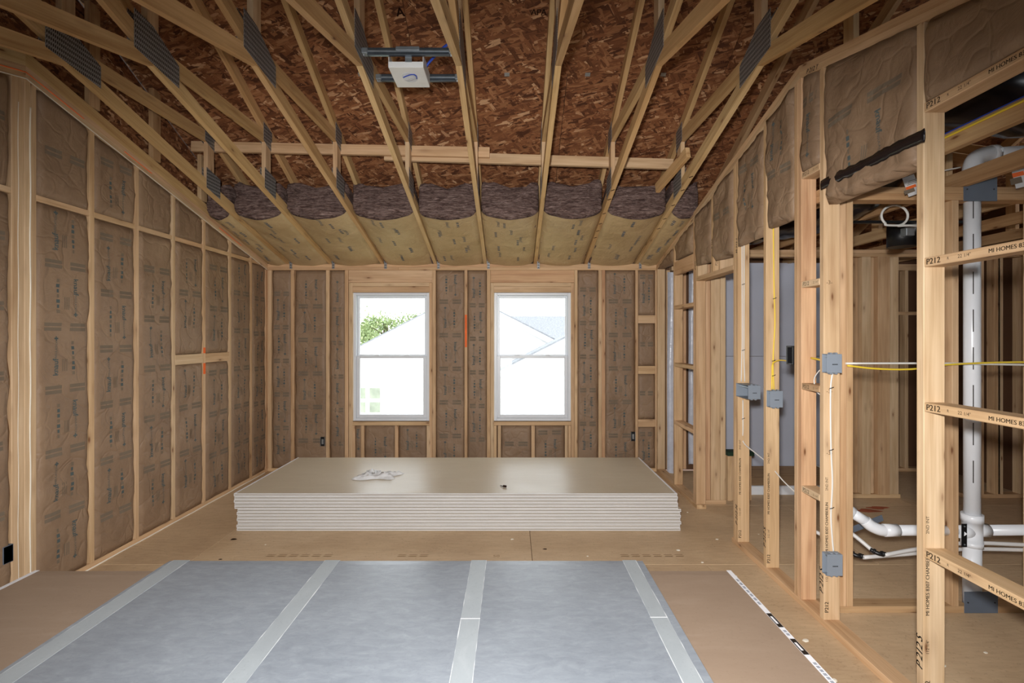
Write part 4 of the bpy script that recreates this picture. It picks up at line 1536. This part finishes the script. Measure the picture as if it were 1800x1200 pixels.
tube('shank', [(-0.10, 4.27, bz + 0.004), (-0.075, 4.235, bz + 0.006)], 0.004, 'black', t, 6, False)
tube('head', [(-0.075, 4.235, bz + 0.010), (-0.05, 4.222, bz + 0.010)], 0.0095, 'ink_osb', t, 8, False)

# ------------------------------------------------------------------ electrical boxes
def elec_box(name, x0, x1, y0, y1, z0, z1, label, mat='grey_plastic', open_side='room', mark='y'):
    t = thing(name, label, 'electrical box', ((x0 + x1) / 2, (y0 + y1) / 2, z0))
    th = 0.003
    if open_side == 'room':        # opening looks to -x
        box('back', x1 - th, x1, y0, y1, z0, z1, mat, t, bev=0.001)
        box('side_panel', x0, x1 - th, y0, y0 + th, z0, z1, mat, t, 'x', bev=0.001)
        box('side_panel', x0, x1 - th, y1 - th, y1, z0, z1, mat, t, 'x', bev=0.001)
        box('side_panel', x0, x1 - th, y0 + th, y1 - th, z0, z0 + th, mat, t, 'x', bev=0.001)
        box('side_panel', x0, x1 - th, y0 + th, y1 - th, z1 - th, z1, mat, t, 'x', bev=0.001)
        xm = (x0 + x1) / 2
        for zz in (z1 + 0.004, z0 - 0.004):
            for q in (-0.014, 0.014):
                box('nail_lug', xm + q - 0.006, xm + q + 0.006, y0 + 0.004, y0 + 0.03, zz - 0.004, zz + 0.004, mat, t, 'y', 0.002)
        for q in range(5):
            box('moulded_mark', xm - 0.012 + q * 0.006, xm - 0.008 + q * 0.006, y0 - 0.0006, y0 + 0.0002, (z0 + z1) / 2 - 0.008, (z0 + z1) / 2 - 0.002, 'black', t, 'x', 0)
        box('clamp', x0 + 0.012, x0 + 0.016, y0 + 0.01, y1 - 0.01, z1 - 0.02, z1 - 0.016, 'steel', t, 'y', 0)
    return t


elec_box('outlet_box', XA - 0.012, XA + 0.068, 2.672, 2.718, 1.405, 1.507, 'grey switch box high on the partition stud nearest the plumbing gap')
elec_box('outlet_box', XA - 0.012, XA + 0.072, 2.672, 2.718, 0.305, 0.42, 'grey outlet box low on the partition stud nearest the plumbing gap')
elec_box('outlet_box', XA + 0.0, XA + 0.085, 3.285, 3.334, 1.13, 1.24, 'grey switch box fed by yellow cables on the partition stud')
elec_box('outlet_box', XA - 0.015, XA + 0.075, 3.56, 3.754, 1.15, 1.25, 'wide grey switch box fed by white cables on the partition stud')
# low-voltage bracket
t = thing('low_voltage_bracket', 'black low-voltage mounting bracket beside the double stud', 'bracket', (XA, 3.05, 1.43))
for a in ((3.008, 3.02, 1.43, 1.545), (3.07, 3.085, 1.43, 1.545)):
    box('bracket_side', XA - 0.006, XA + 0.04, a[0], a[1], a[2], a[3], 'black', t, 'z', 0.002)
for z in (1.43, 1.535):
    box('bracket_bar', XA - 0.008, XA + 0.04, 3.0205, 3.0695, z, z + 0.01, 'black', t, 'y', 0.002)
t = elec_box('outlet_box', XL - 0.055, XL + 0.012, 2.81, 2.867, 0.30, 0.40, 'dark grey outlet box low on the post of the batt-filled wall', 'grey_dark')
box('cover', XL + 0.008, XL + 0.012, 2.812, 2.865, 0.302, 0.398, 'grey_dark', t, 'z', 0.001)
for (px, py, n_) in ((567, 776, 'small metal outlet box low on the end wall near the batt corner'), (1113, 767, 'small metal outlet box low on the end wall by the blocked studs')):
    x, z = bx_(px), bz_(py)
    t = thing('outlet_box', n_, 'electrical box', (x, YB, z - 0.05))
    box('body', x - 0.025, x + 0.025, YB + 0.005, YB + 0.06, z - 0.055, z + 0.055, 'black', t, 'z', 0.003)
    for q in (-0.027, 0.023):
        box('flange', x + q, x + q + 0.004, YB - 0.004, YB + 0.006, z - 0.055, z + 0.055, 'steel', t, 'z', 0.001)
    box('device_strap', x - 0.012, x + 0.012, YB - 0.002, YB + 0.004, z - 0.03, z + 0.03, 'steel', t, 'z', 0.001)

# ------------------------------------------------------------------ cables
def cable(label, pts, r=0.004, mat='cable_white', ties=()):
    o = tube('cable', pts, r, mat, None, 8)
    tag(o, label, 'cable')
    for z, y, x in ties:
        b = tube('staple', [(x - 0.012, y, z - 0.004), (x, y - 0.004, z), (x + 0.012, y, z + 0.004)], 0.0022, 'black', o, 6)
    return o


yf = 3.756 - 0.004
cable('white cable on the door-side stud, first of three running to the wide switch box',
      [(XA + 0.03, yf, 2.52), (XA + 0.03, yf, 2.1), (XA + 0.031, yf, 1.6), (XA + 0.028, yf, 1.45), (XA + 0.024, yf, 1.26)], ties=((2.0, yf - 0.004, XA + 0.038), (1.5, yf - 0.004, XA + 0.038)))
cable('white cable on the door-side stud, second of three running to the wide switch box',
      [(XA + 0.044, yf, 2.52), (XA + 0.045, yf, 2.1), (XA + 0.044, yf, 1.6), (XA + 0.044, yf, 1.45), (XA + 0.05, yf, 1.26)])
cable('white cable leaving the wide switch box and looping across the studs',
      [(XA + 0.036, yf, 1.12), (XA + 0.037, yf, 0.9), (XA + 0.04, yf, 0.80), (XA + 0.055, 3.6, 0.755), (XA + 0.06, 3.42, 0.72), (XA + 0.06, 3.25, 0.66), (XA + 0.06, 3.1, 0.625), (XA + 0.05, 3.01, 0.62)], ties=((0.98, yf - 0.004, XA + 0.038),))
yf = 3.336 - 0.004
cable('yellow cable running down the stud to the small switch box',
      [(XA + 0.045, yf, 2.40), (XA + 0.05, yf, 1.95), (XA + 0.056, yf, 1.7), (XA + 0.046, yf, 1.5), (XA + 0.044, yf, 1.38), (XA + 0.05, yf, 1.24)], 0.0042, 'cable_yellow',
      ties=((1.44, yf - 0.004, XA + 0.046), (1.34, yf - 0.004, XA + 0.046), (1.86, yf - 0.004, XA + 0.052)))
cable('yellow cable branching from the small switch box to the black bracket',
      [(XA + 0.036, yf, 1.24), (XA + 0.037, yf, 1.36), (XA + 0.04, yf - 0.004, 1.42), (XA + 0.05, 3.27, 1.445), (XA + 0.04, 3.15, 1.447), (XA + 0.02, 3.08, 1.45)], 0.0042, 'cable_yellow')
cable('short yellow cable stubs entering the back of the high switch box', [(XA + 0.055, 2.925, 1.475), (XA + 0.05, 2.85, 1.47), (XA + 0.045, 2.762, 1.458)], 0.006, 'cable_yellow')
cable('thin white cable curled beside the high switch box', [(XA + 0.05, 2.762, 1.44), (XA + 0.04, 2.82, 1.41), (XA + 0.038, 2.87, 1.35), (XA + 0.04, 2.84, 1.28), (XA + 0.05, 2.765, 1.26)], 0.003)
yf = 2.716
cable('white cable running down the stud between the high and low grey boxes',
      [(XA + 0.045, yf, 1.405), (XA + 0.034, yf, 1.3), (XA + 0.036, yf, 1.0), (XA + 0.044, yf, 0.8), (XA + 0.036, yf, 0.62), (XA + 0.044, yf, 0.48), (XA + 0.05, yf, 0.42)], 0.0042,
      ties=((1.32, yf - 0.005, XA + 0.036), (0.98, yf - 0.005, XA + 0.036), (0.66, yf - 0.005, XA + 0.038)))
cable('white cable stretched level across the plumbing wall studs', [(1.93, 2.852, 1.447), (2.5, 2.85, 1.447), (3.2, 2.852, 1.435), (4.0, 2.853, 1.43)], 0.006)
cable('yellow cable sagging across the plumbing wall studs', [(1.93, 2.838, 1.435), (2.1, 2.836, 1.417), (2.3, 2.836, 1.415), (2.5, 2.838, 1.44), (2.9, 2.839, 1.455), (3.4, 2.839, 1.45), (4.0, 2.839, 1.44)], 0.0055, 'cable_yellow')
# the yellow and blue lines along the flat truss
cable('yellow cable stapled along the first flat truss chord', [(2.034, 0.9, 2.535), (2.034, 1.6, 2.54), (2.034, 2.4, 2.535), (2.035, 3.4, 2.53)], 0.0055, 'cable_yellow')
cable('blue cable stapled along the first flat truss chord', [(2.034, 0.9, 2.56), (2.034, 1.8, 2.556), (2.034, 2.6, 2.552)], 0.003, 'cable_blue')
# loop of spare cable
lp = []
cxl, czl, yl = 2.56, 2.41, 3.3
for a in np.linspace(-0.3, 2 * math.pi - 1.0, 16):
    lp.append((cxl + 0.088 * math.cos(a - 1.0), yl, czl + 0.07 * math.sin(a - 1.0)))
cable('loop of spare white cable hanging from the dark ceiling', [(2.80, 3.32, 2.33)] + [(cxl + 0.12, yl, 2.345)] + lp + [(2.78, 3.31, 2.35)], 0.0075)
cable('thin white cable crossing beside the drain elbow', [(2.35, 2.90, 2.52), (2.5, 2.88, 2.565), (2.62, 2.88, 2.59)], 0.004)

# ------------------------------------------------------------------ drain, vent and water pipes
t = thing('drain_pipe', 'white drain stack with a tee and branch pipes in the stud gap', 'pipe', (2.71, 2.905, 0))
px_, py_ = 2.71, 2.905
rv = 0.040
tube('stack_pipe', [(px_, py_, 0.0), (px_, py_, 0.40)], 0.044, 'pvc', t, 20, False)
tube('stack_pipe', [(px_, py_, 0.55), (px_, py_, 2.60)], rv, 'pvc', t, 20, False)
tee = tube('tee', [(px_, py_, 0.37), (px_, py_, 0.40), (px_, py_, 0.4001), (px_, py_, 0.515), (px_, py_, 0.5151), (px_, py_, 0.56)], 0.05, 'pvc', t, 20, False, radii=[0.052, 0.052, 0.049, 0.049, 0.053, 0.053])
tube('tee_branch', [(px_ - 0.10, py_ - 0.02, 0.462), (px_, py_ - 0.005, 0.455)], 0.036, 'pvc', tee, 16, False)
tube('tee_branch', [(px_, py_, 0.462), (px_ + 0.09, py_, 0.462)], 0.038, 'pvc', tee, 16, False)
tube('branch_pipe', [(px_ + 0.07, py_, 0.462), (3.9, py_, 0.47)], 0.03, 'pvc', t, 16, False)
tube('branch_pipe', [(px_ - 0.08, py_, 0.462), (2.20, py_ + 0.0, 0.462)], 0.03, 'pvc', t, 16, False)
tube('coupling', [(2.27, py_, 0.462), (2.19, py_, 0.462)], 0.036, 'pvc', t, 16, False)
tube('bend', [(2.21, py_, 0.462), (2.165, py_, 0.465), (2.12, py_ + 0.01, 0.485), (2.095, py_ + 0.02, 0.51)], 0.033, 'pvc', t, 16)
tube('branch_pipe', [(2.10, py_ + 0.018, 0.505), (2.02, py_ + 0.06, 0.558)], 0.030, 'pvc', t, 16, False)
tube('coupling', [(2.045, py_ + 0.05, 0.545), (1.99, py_ + 0.07, 0.575)], 0.035, 'pvc', t, 16, False)
tube('elbow', [(px_, py_, 2.53), (px_, py_, 2.59), (px_ + 0.02, py_, 2.645), (px_ + 0.07, py_, 2.672), (px_ + 0.12, py_, 2.676)], 0.046, 'pvc', t, 18)
tube('elbow_collar', [(px_, py_, 2.545), (px_, py_, 2.58)], 0.052, 'pvc', t, 18, False)
tube('elbow_collar', [(px_ + 0.105, py_, 2.675), (px_ + 0.135, py_, 2.678)], 0.052, 'pvc', t, 18, False)
tube('vent_pipe', [(px_ + 0.12, py_, 2.677), (3.2, py_ - 0.01, 2.70)], 0.036, 'pvc', t, 16, False)
for z in np.arange(0.75, 2.3, 0.22):
    box('pipe_print', px_ - 0.026, px_ - 0.022, py_ - 0.0345, py_ - 0.032, z, z + 0.13, 'ink_black', t, 'z', 0)
for nm, z0, z1, x0_, x1_, lb in (('nail_shield', 2.385, 2.525, 2.615, 2.81, 'dark grey steel shield around the pipe at the top plate'),
                                 ('nail_shield', 0.0, 0.125, 2.62, 2.815, 'dark grey steel shield around the pipe at the floor')):
    t = thing(nm, lb, 'shield', ((x0_ + x1_) / 2, 2.855, z0))
    box('plate', x0_, x1_, 2.8555, 2.8585, z0 + 0.001, z1, 'grey_dark', t, 'x', 0.001) if z0 > 1 else box('plate', x0_, x1_, 2.856, 2.859, z0 + 0.001, z1, 'grey_dark', t, 'x', 0.001)
    for q in (0.02, 0.175):
        tube('screw', [(x0_ + q, 2.853, (z0 + z1) / 2), (x0_ + q, 2.857, (z0 + z1) / 2)], 0.004, 'black', t, 8, False)
t = thing('stud_guard', 'small dark steel guard plate on the stud by the drain tee', 'shield', (2.61, 2.85, 0.40))
box('plate', 2.60, 2.632, 2.852, 2.855, 0.385, 0.52, 'black', t, 'z', 0.001)
for z in (0.40, 0.505):
    tube('rivet', [(2.616, 2.848, z), (2.616, 2.853, z)], 0.004, 'steel', t, 8, False)
def pex(label, pts):
    return tag(tube('water_pipe', pts, 0.0115, 'pex', None, 10), label, 'pipe')


pex('upper white water pipe bowing along the plumbing wall', [(4.0, 2.90, 0.385), (3.2, 2.91, 0.37), (2.75, 2.965, 0.362), (2.4, 2.92, 0.345), (2.19, 2.90, 0.318)])
pex('lower white water pipe bowing along the plumbing wall', [(4.0, 2.93, 0.325), (3.2, 2.95, 0.325), (2.75, 3.0, 0.31), (2.4, 2.96, 0.30), (2.1, 2.95, 0.282)])
for (p, q, lb) in (((2.02, 3.10, 0.44), (2.15, 2.93, 0.325), 'upper white water pipe rising away from its black fitting'),
                   ((1.9, 3.2, 0.37), (2.06, 2.98, 0.29), 'lower white water pipe rising away from its black fitting')):
    pex(lb, [p, ((p[0] + q[0]) / 2, (p[1] + q[1]) / 2, (p[2] + q[2]) / 2 + 0.01), q])
for (x, y, z, lb) in ((2.165, 2.91, 0.322, 'black elbow fitting on the upper water pipe'), (2.075, 2.965, 0.285, 'black elbow fitting on the lower water pipe')):
    t = thing('pipe_fitting', lb, 'fitting', (x, y, z))
    tube('elbow', [(x - 0.03, y + 0.03, z + 0.012), (x, y, z), (x + 0.035, y - 0.004, z)], 0.012, 'black', t, 10)
    tube('crimp_ring', [(x - 0.02, y + 0.02, z + 0.008), (x - 0.012, y + 0.012, z + 0.005)], 0.016, 'black', t, 12, False)
    tube('crimp_ring', [(x + 0.014, y - 0.001, z), (x + 0.024, y - 0.002, z)], 0.016, 'black', t, 12, False)
o = beam('steel_bracket', (2.10, 3.12, 0.36), (2.36, 3.14, 0.45), 0.04, 0.004, (0, 0, 1), 'grey_dark', None)
tag(o, 'slanting dark steel strap behind the water pipes', 'strap')

# ------------------------------------------------------------------ black strip, duct, attic pieces
V, F = [], []
n_ = 40
for i in range(n_ + 1):
    y = 2.715 - (2.715 - 2.03) * i / n_
    h = 0.027 + 0.014 * noise.noise(Vector((y * 26, 2, 1)))
    zc_ = 2.432 + 0.003 * math.sin(i * 0.25)
    ox = XA - 0.022 + 0.006 * noise.noise(Vector((y * 9, 5, 1)))
    for (dx, dz) in ((0, h), (-0.003, 0.3 * h), (-0.002, -0.5 * h), (0.001, -h), (0.004, -0.4 * h), (0.004, 0.6 * h)):
        V.append((ox + dx, y, zc_ + dz))
for i in range(n_):
    for k in range(6):
        F.append((i * 6 + k, i * 6 + (k + 1) % 6, (i + 1) * 6 + (k + 1) % 6, (i + 1) * 6 + k))
F += [tuple(range(6))[::-1], tuple(range(n_ * 6, n_ * 6 + 6))]
o = meshobj('black_strip', V, F, 'black_gloss', None, smooth=True)
tag(o, 'long strip of torn glossy black plastic across the partition batts', 'plastic strip')


def duct(label, pts, r):
    P = smooth_path(pts, 10)
    radii = [r * (1 + 0.05 * math.sin(i * 1.9) + 0.04 * noise.noise(Vector((i * 0.4, 1, r)))) for i in range(len(P))]
    o = tube('flexible_duct', P, r, 'black_gloss', None, 18, False, radii=radii)
    return tag(o, label, 'duct')


duct('glossy black flexible duct in the ceiling past the plumbing wall', [(2.37, 5.4, 2.66), (2.37, 4.6, 2.60), (2.37, 3.9, 2.52), (2.38, 3.35, 2.55), (2.38, 3.0, 2.72)], 0.11)
duct('wide black insulated duct above the drain elbow', [(2.12, 2.62, 2.9), (2.9, 2.6, 2.86), (3.6, 2.6, 2.84), (4.4, 2.6, 2.84)], 0.2)
t = thing('ceiling_can', 'dark recessed ceiling can hanging past the plumbing wall', 'light can', (2.85, 3.6, 2.3))
tube('can', [(2.86, 3.62, 2.26), (2.86, 3.62, 2.42)], 0.09, 'black', t, 20, False)
box('junction', 2.80, 2.86, 3.50, 3.56, 2.32, 2.38, 'steel', t, 'x', 0.003)
box('mounting_bar', 2.3, 3.3, 3.6, 3.62, 2.43, 2.45, 'black', t, 'x', 0.001)


def card_tag(label, c, right, up, w, h):
    t = thing('paper_tag', label, 'tag', c)
    c, r, u = Vector(c), Vector(right).normalized(), Vector(up).normalized()
    n = r.cross(u)
    beam('card', c - r * w / 2, c + r * w / 2, h, 0.001, u, 'tag_white', t, 0)
    q = c - n * 0.0
    for (dz, hh, m_) in ((-0.08, 0.14, 'orange'), (-0.3, 0.2, 'ink_pale'), (0.2, 0.03, 'ink_pale'), (0.1, 0.03, 'ink_pale'), (0.3, 0.03, 'ink_pale')):
        for sgn in (-1, 1):
            cc = c + u * dz * h + n * 0.0011 * sgn
            beam('printed_band', cc - r * w * 0.42, cc + r * w * 0.42, hh * h, 0.0006, u, m_, t, 0)
    return t


card_tag('white paper tag with orange band hanging near the vent elbow', at(1791, 302, 2.7), (1, 0, 0.25), (0.3, 0, 1), 0.075, 0.17)
card_tag('white paper tag with orange band hanging below the partition batts', at(1602, 326, 2.75), (1, 0, 0.35), (0.35, 0, 1), 0.07, 0.11)

# ------------------------------------------------------------------ debris on the floor
rd = random.Random(21)
spots = [(-2.1, 3.55), (-1.9, 3.8), (-2.2, 3.9), (-1.75, 4.2), (-2.3, 4.4), (-1.95, 4.55), (0.25, 3.72), (0.0, 3.9), (0.55, 3.6), (1.25, 3.7), (1.38, 4.1), (1.5, 3.3), (1.45, 2.9), (1.3, 3.15), (1.55, 2.6),
         (1.6, 4.5), (1.35, 3.5), (1.62, 3.9), (1.5, 2.3), (2.2, 2.6), (2.1, 2.4), (2.4, 2.5), (2.5, 2.2), (1.95, 2.3), (2.7, 2.55), (2.25, 4.2), (2.0, 4.0)]
for k, (x, y) in enumerate(spots):
    s = rd.uniform(0.006, 0.016)
    dark = k < 7 and k % 2 == 0
    V = []
    nside = 6
    for z in (0.0005, s * 0.35):
        for q in range(nside):
            a = 2 * math.pi * q / nside
            r_ = s * rd.uniform(0.6, 1.2) * (1 if z < 0.001 else 0.6)
            V.append((x + r_ * math.cos(a) * (2.2 if dark else 1.3), y + r_ * math.sin(a), z))
    F = [tuple(range(nside))[::-1], tuple(range(nside, 2 * nside))] + [(i, (i + 1) % nside, nside + (i + 1) % nside, nside + i) for i in range(nside)]
    o = meshobj('wood_chip' if dark else 'plaster_crumb', V, F, 'ink_osb' if dark else 'chalk')
    tag(o, 'small dark wood chip on the tan subfloor' if dark else 'tiny white plaster crumb on the tan subfloor', 'chip' if dark else 'crumb', 'wood chips on the floor' if dark else 'plaster crumbs on the floor')
V, F = [], []
for (x, y, sx, sy) in ((3.28, 4.55, 0.16, 0.07), (3.42, 4.62, 0.12, 0.05), (3.15, 4.6, 0.07, 0.03), (2.75, 4.62, 0.1, 0.04), (2.15, 4.9, 0.06, 0.03)):
    b = len(V)
    for k in range(14):
        a = 2 * math.pi * k / 14
        q = 0.75 + 0.5 * noise.noise(Vector((x * 9 + math.cos(a), y + math.sin(a), 3)))
        V.append((x + sx * q * math.cos(a), y + sy * q * math.sin(a), 0.0012 + 0.0001 * (b // 14)))
    F.append(tuple(range(b, b + 14)))
meshobj('paint_mark', V, F, 'orange', floor)['kind'] = 'stuff'
M['orange_dust'] = plain('faded_orange_paint', lin(168, 92, 66), 0.8, 0.1, var=0.3, scale=12)
pm = [o for o in floor.children if o.name.startswith('paint_mark')][0]
pm.data = pm.data.copy()
pm.data.materials[0] = M['orange_dust']

# ------------------------------------------------------------------ outdoors
gnd = meshobj('ground', [(-60, 6.3, -3.0), (60, 6.3, -3.0), (60, 90, -3.0), (-60, 90, -3.0)], [(0, 1, 2, 3)], 'ground_far')
tag(gnd, 'pale lawn far below the windows', None, None, 'structure')


def gable_house(name, label, yf, xp, zp, slope, half, zbase, depth, win=None):
    t = thing(name, label, 'house', (xp, yf, zbase))
    ze = zp - slope * half
    # lap siding, one board per course
    V, F = [], []
    z = zbase
    while z < zp - 0.05:
        zt = min(z + 0.16, zp)
        for zz, dy in ((z, -0.02), (zt, 0.0)):
            hw = half - 0.02 if zz <= ze else max(0.01, (zp - zz) / slope)
            V += [(xp - hw, yf + dy, zz), (xp + hw, yf + dy, zz)]
        q = len(V) - 4
        F.append((q, q + 1, q + 3, q + 2))
        F.append((q, q + 1, q + 1 - 2, q - 2)) if q >= 4 else None
        z = zt
    o = meshobj('siding', V, [f for f in F if f], 'siding', t)
    V = [(xp - half + 0.25, yf + 0.02, zbase), (xp + half - 0.25, yf + 0.02, zbase), (xp + half - 0.25, yf + depth, zbase), (xp - half + 0.25, yf + depth, zbase)]
    V += [(v[0], v[1], ze) for v in V]
    meshobj('house_body', V, [(0, 3, 2, 1), (1, 2, 6, 5), (2, 3, 7, 6), (3, 0, 4, 7)], 'siding', t)
    for s in (-1, 1):
        a, b = (xp, zp + 0.02), (xp + s * (half + 0.2), zp + 0.02 - slope * (half + 0.2))
        V = []
        for y in (yf - 0.09, yf + depth):
            V += [(a[0], y, a[1]), (b[0], y, b[1]), (b[0], y, b[1] + 0.16), (a[0], y, a[1] + 0.16)]
        meshobj('roof_slope', V, [(0, 1, 2, 3), (7, 6, 5, 4), (0, 4, 5, 1), (1, 5, 6, 2), (2, 6, 7, 3), (3, 7, 4, 0)], 'shingle', t)
        V = [(v[0], yf - 0.12 + (0.028 if i > 3 else 0), v[2] - 0.05) for i, v in enumerate(V)]
        meshobj('fascia', V, [(0, 1, 2, 3), (7, 6, 5, 4), (0, 4, 5, 1), (1, 5, 6, 2), (2, 6, 7, 3), (3, 7, 4, 0)], 'siding', t)
    if win:
        x0, x1, z0, z1 = win
        w = box('window_frame', x0, x1, yf - 0.07, yf - 0.02, z0, z1, 'siding', t, 'x', 0.01)
        xm, zm = (x0 + x1) / 2, (z0 + z1) / 2
        for a, b in ((x0, xm), (xm, x1)):
            for c, d in ((z0, zm), (zm, z1)):
                box('pane', a + 0.06, b - 0.06, yf - 0.085, yf - 0.072, c + 0.05, d - 0.05, 'far_glass', w, 'z', 0)
    return t


YH = 14.0
pk = at(816, 525, YH)
c0, c1 = at(622, 727, YH), at(673, 678, YH)
gable_house('neighbour_house', 'white gabled house with lap siding right outside the windows', YH, pk.x, pk.z, 0.51, 5.2, -3.0, 9.0, (c0.x, c1.x, c0.z, c1.z))
t = thing('neighbour_house', 'pale grey-roofed house farther off, behind the white gable', 'house', (2.5, 31, -3.0))
prism_x('roof', [(28.0, 0.72), (32.0, 2.95), (36.0, 0.72), (36.0, 0.6), (28.0, 0.6)], -1.2, 7.5, 'shingle', t)
box('house_body', -0.9, 7.2, 28.4, 35.6, -3.0, 0.6, 'siding', t, 'x', 0)
for k in range(4):
    box('window_frame', 0.2 + k * 1.9, 1.1 + k * 1.9, 28.33, 28.4, -1.6, -0.2, 'far_glass', t, 'z', 0)
pk = at(979, 600, 12.5)
gable_house('porch_gable', 'small white porch gable in the corner of the crossbraced outlook', 12.5, pk.x + 0.3, pk.z, 0.5, 2.6, -3.0, 1.2)
bpy.data.objects['porch_gable']['label'] = 'small white porch gable jutting in front of the white house'


def tree(label, base, h, rad, n, seed, sparse=False):
    t = thing('tree', label, 'tree', base, 'trees beyond the neighbouring house')
    rg = random.Random(seed)
    bx0, by0, bz0 = base
    tube('trunk', [(bx0, by0, bz0), (bx0 + 0.2, by0, bz0 + h * 0.5), (bx0 + 0.1, by0, bz0 + h * 0.92)], 0.14, 'bark', t, 8)
    cl = []
    for k in range(9 if sparse else 16):
        a = rg.uniform(0, 6.28)
        zz = bz0 + h * rg.uniform(0.55, 1.0)
        rr = rad * rg.uniform(0.2, 1.0)
        cl.append((bx0 + rr * math.cos(a), by0 + rr * math.sin(a) * 0.7, zz))
        tube('branch', [(bx0 + 0.15, by0, zz - 0.5), (bx0 + rr * 0.5 * math.cos(a), by0 + rr * 0.35 * math.sin(a), zz - 0.2), cl[-1]], 0.035, 'bark', t, 5, n=3)
    V, F = [], []
    for k in range(n):
        c = rg.choice(cl)
        s = rad * (0.28 if sparse else 0.36)
        p = Vector((c[0] + rg.gauss(0, s), c[1] + rg.gauss(0, s), c[2] + rg.gauss(0, s * 0.5)))
        q = rg.uniform(0.05, 0.095)
        d1 = Vector((rg.uniform(-1, 1), rg.uniform(-1, 1), rg.uniform(-1, 1))).normalized() * q
        d2 = Vector((rg.uniform(-1, 1), rg.uniform(-1, 1), rg.uniform(-1, 1))).normalized() * q * 0.7
        b = len(V)
        V += [p - d1, p + d2, p + d1, p - d2]
        F.append((b, b + 1, b + 2, b + 3))
    o = meshobj('foliage', V, F, 'leaf', t)
    o['kind'] = 'stuff'
    return t


def gp(px, py, d):
    q = at(px, py, d)
    return (q.x, d, -3.0), q.z + 3.0


b_, h_ = gp(622, 578, 30)
tree('dense bright green tree low beside the white gable', b_, h_, 1.6, 8000, 5)
b_, h_ = gp(674, 552, 25.5)
tree('slim open tree with layered branches above the white gable', b_, h_, 1.5, 3600, 6, True)
b_, h_ = gp(646, 585, 36)
tree('rounded dull green tree between the other two', b_, h_, 1.3, 5000, 8)
b_, h_ = gp(748, 552, 34)
tree('faint tree whose top shows over the gable slope', b_, h_, 1.2, 2200, 9, True)
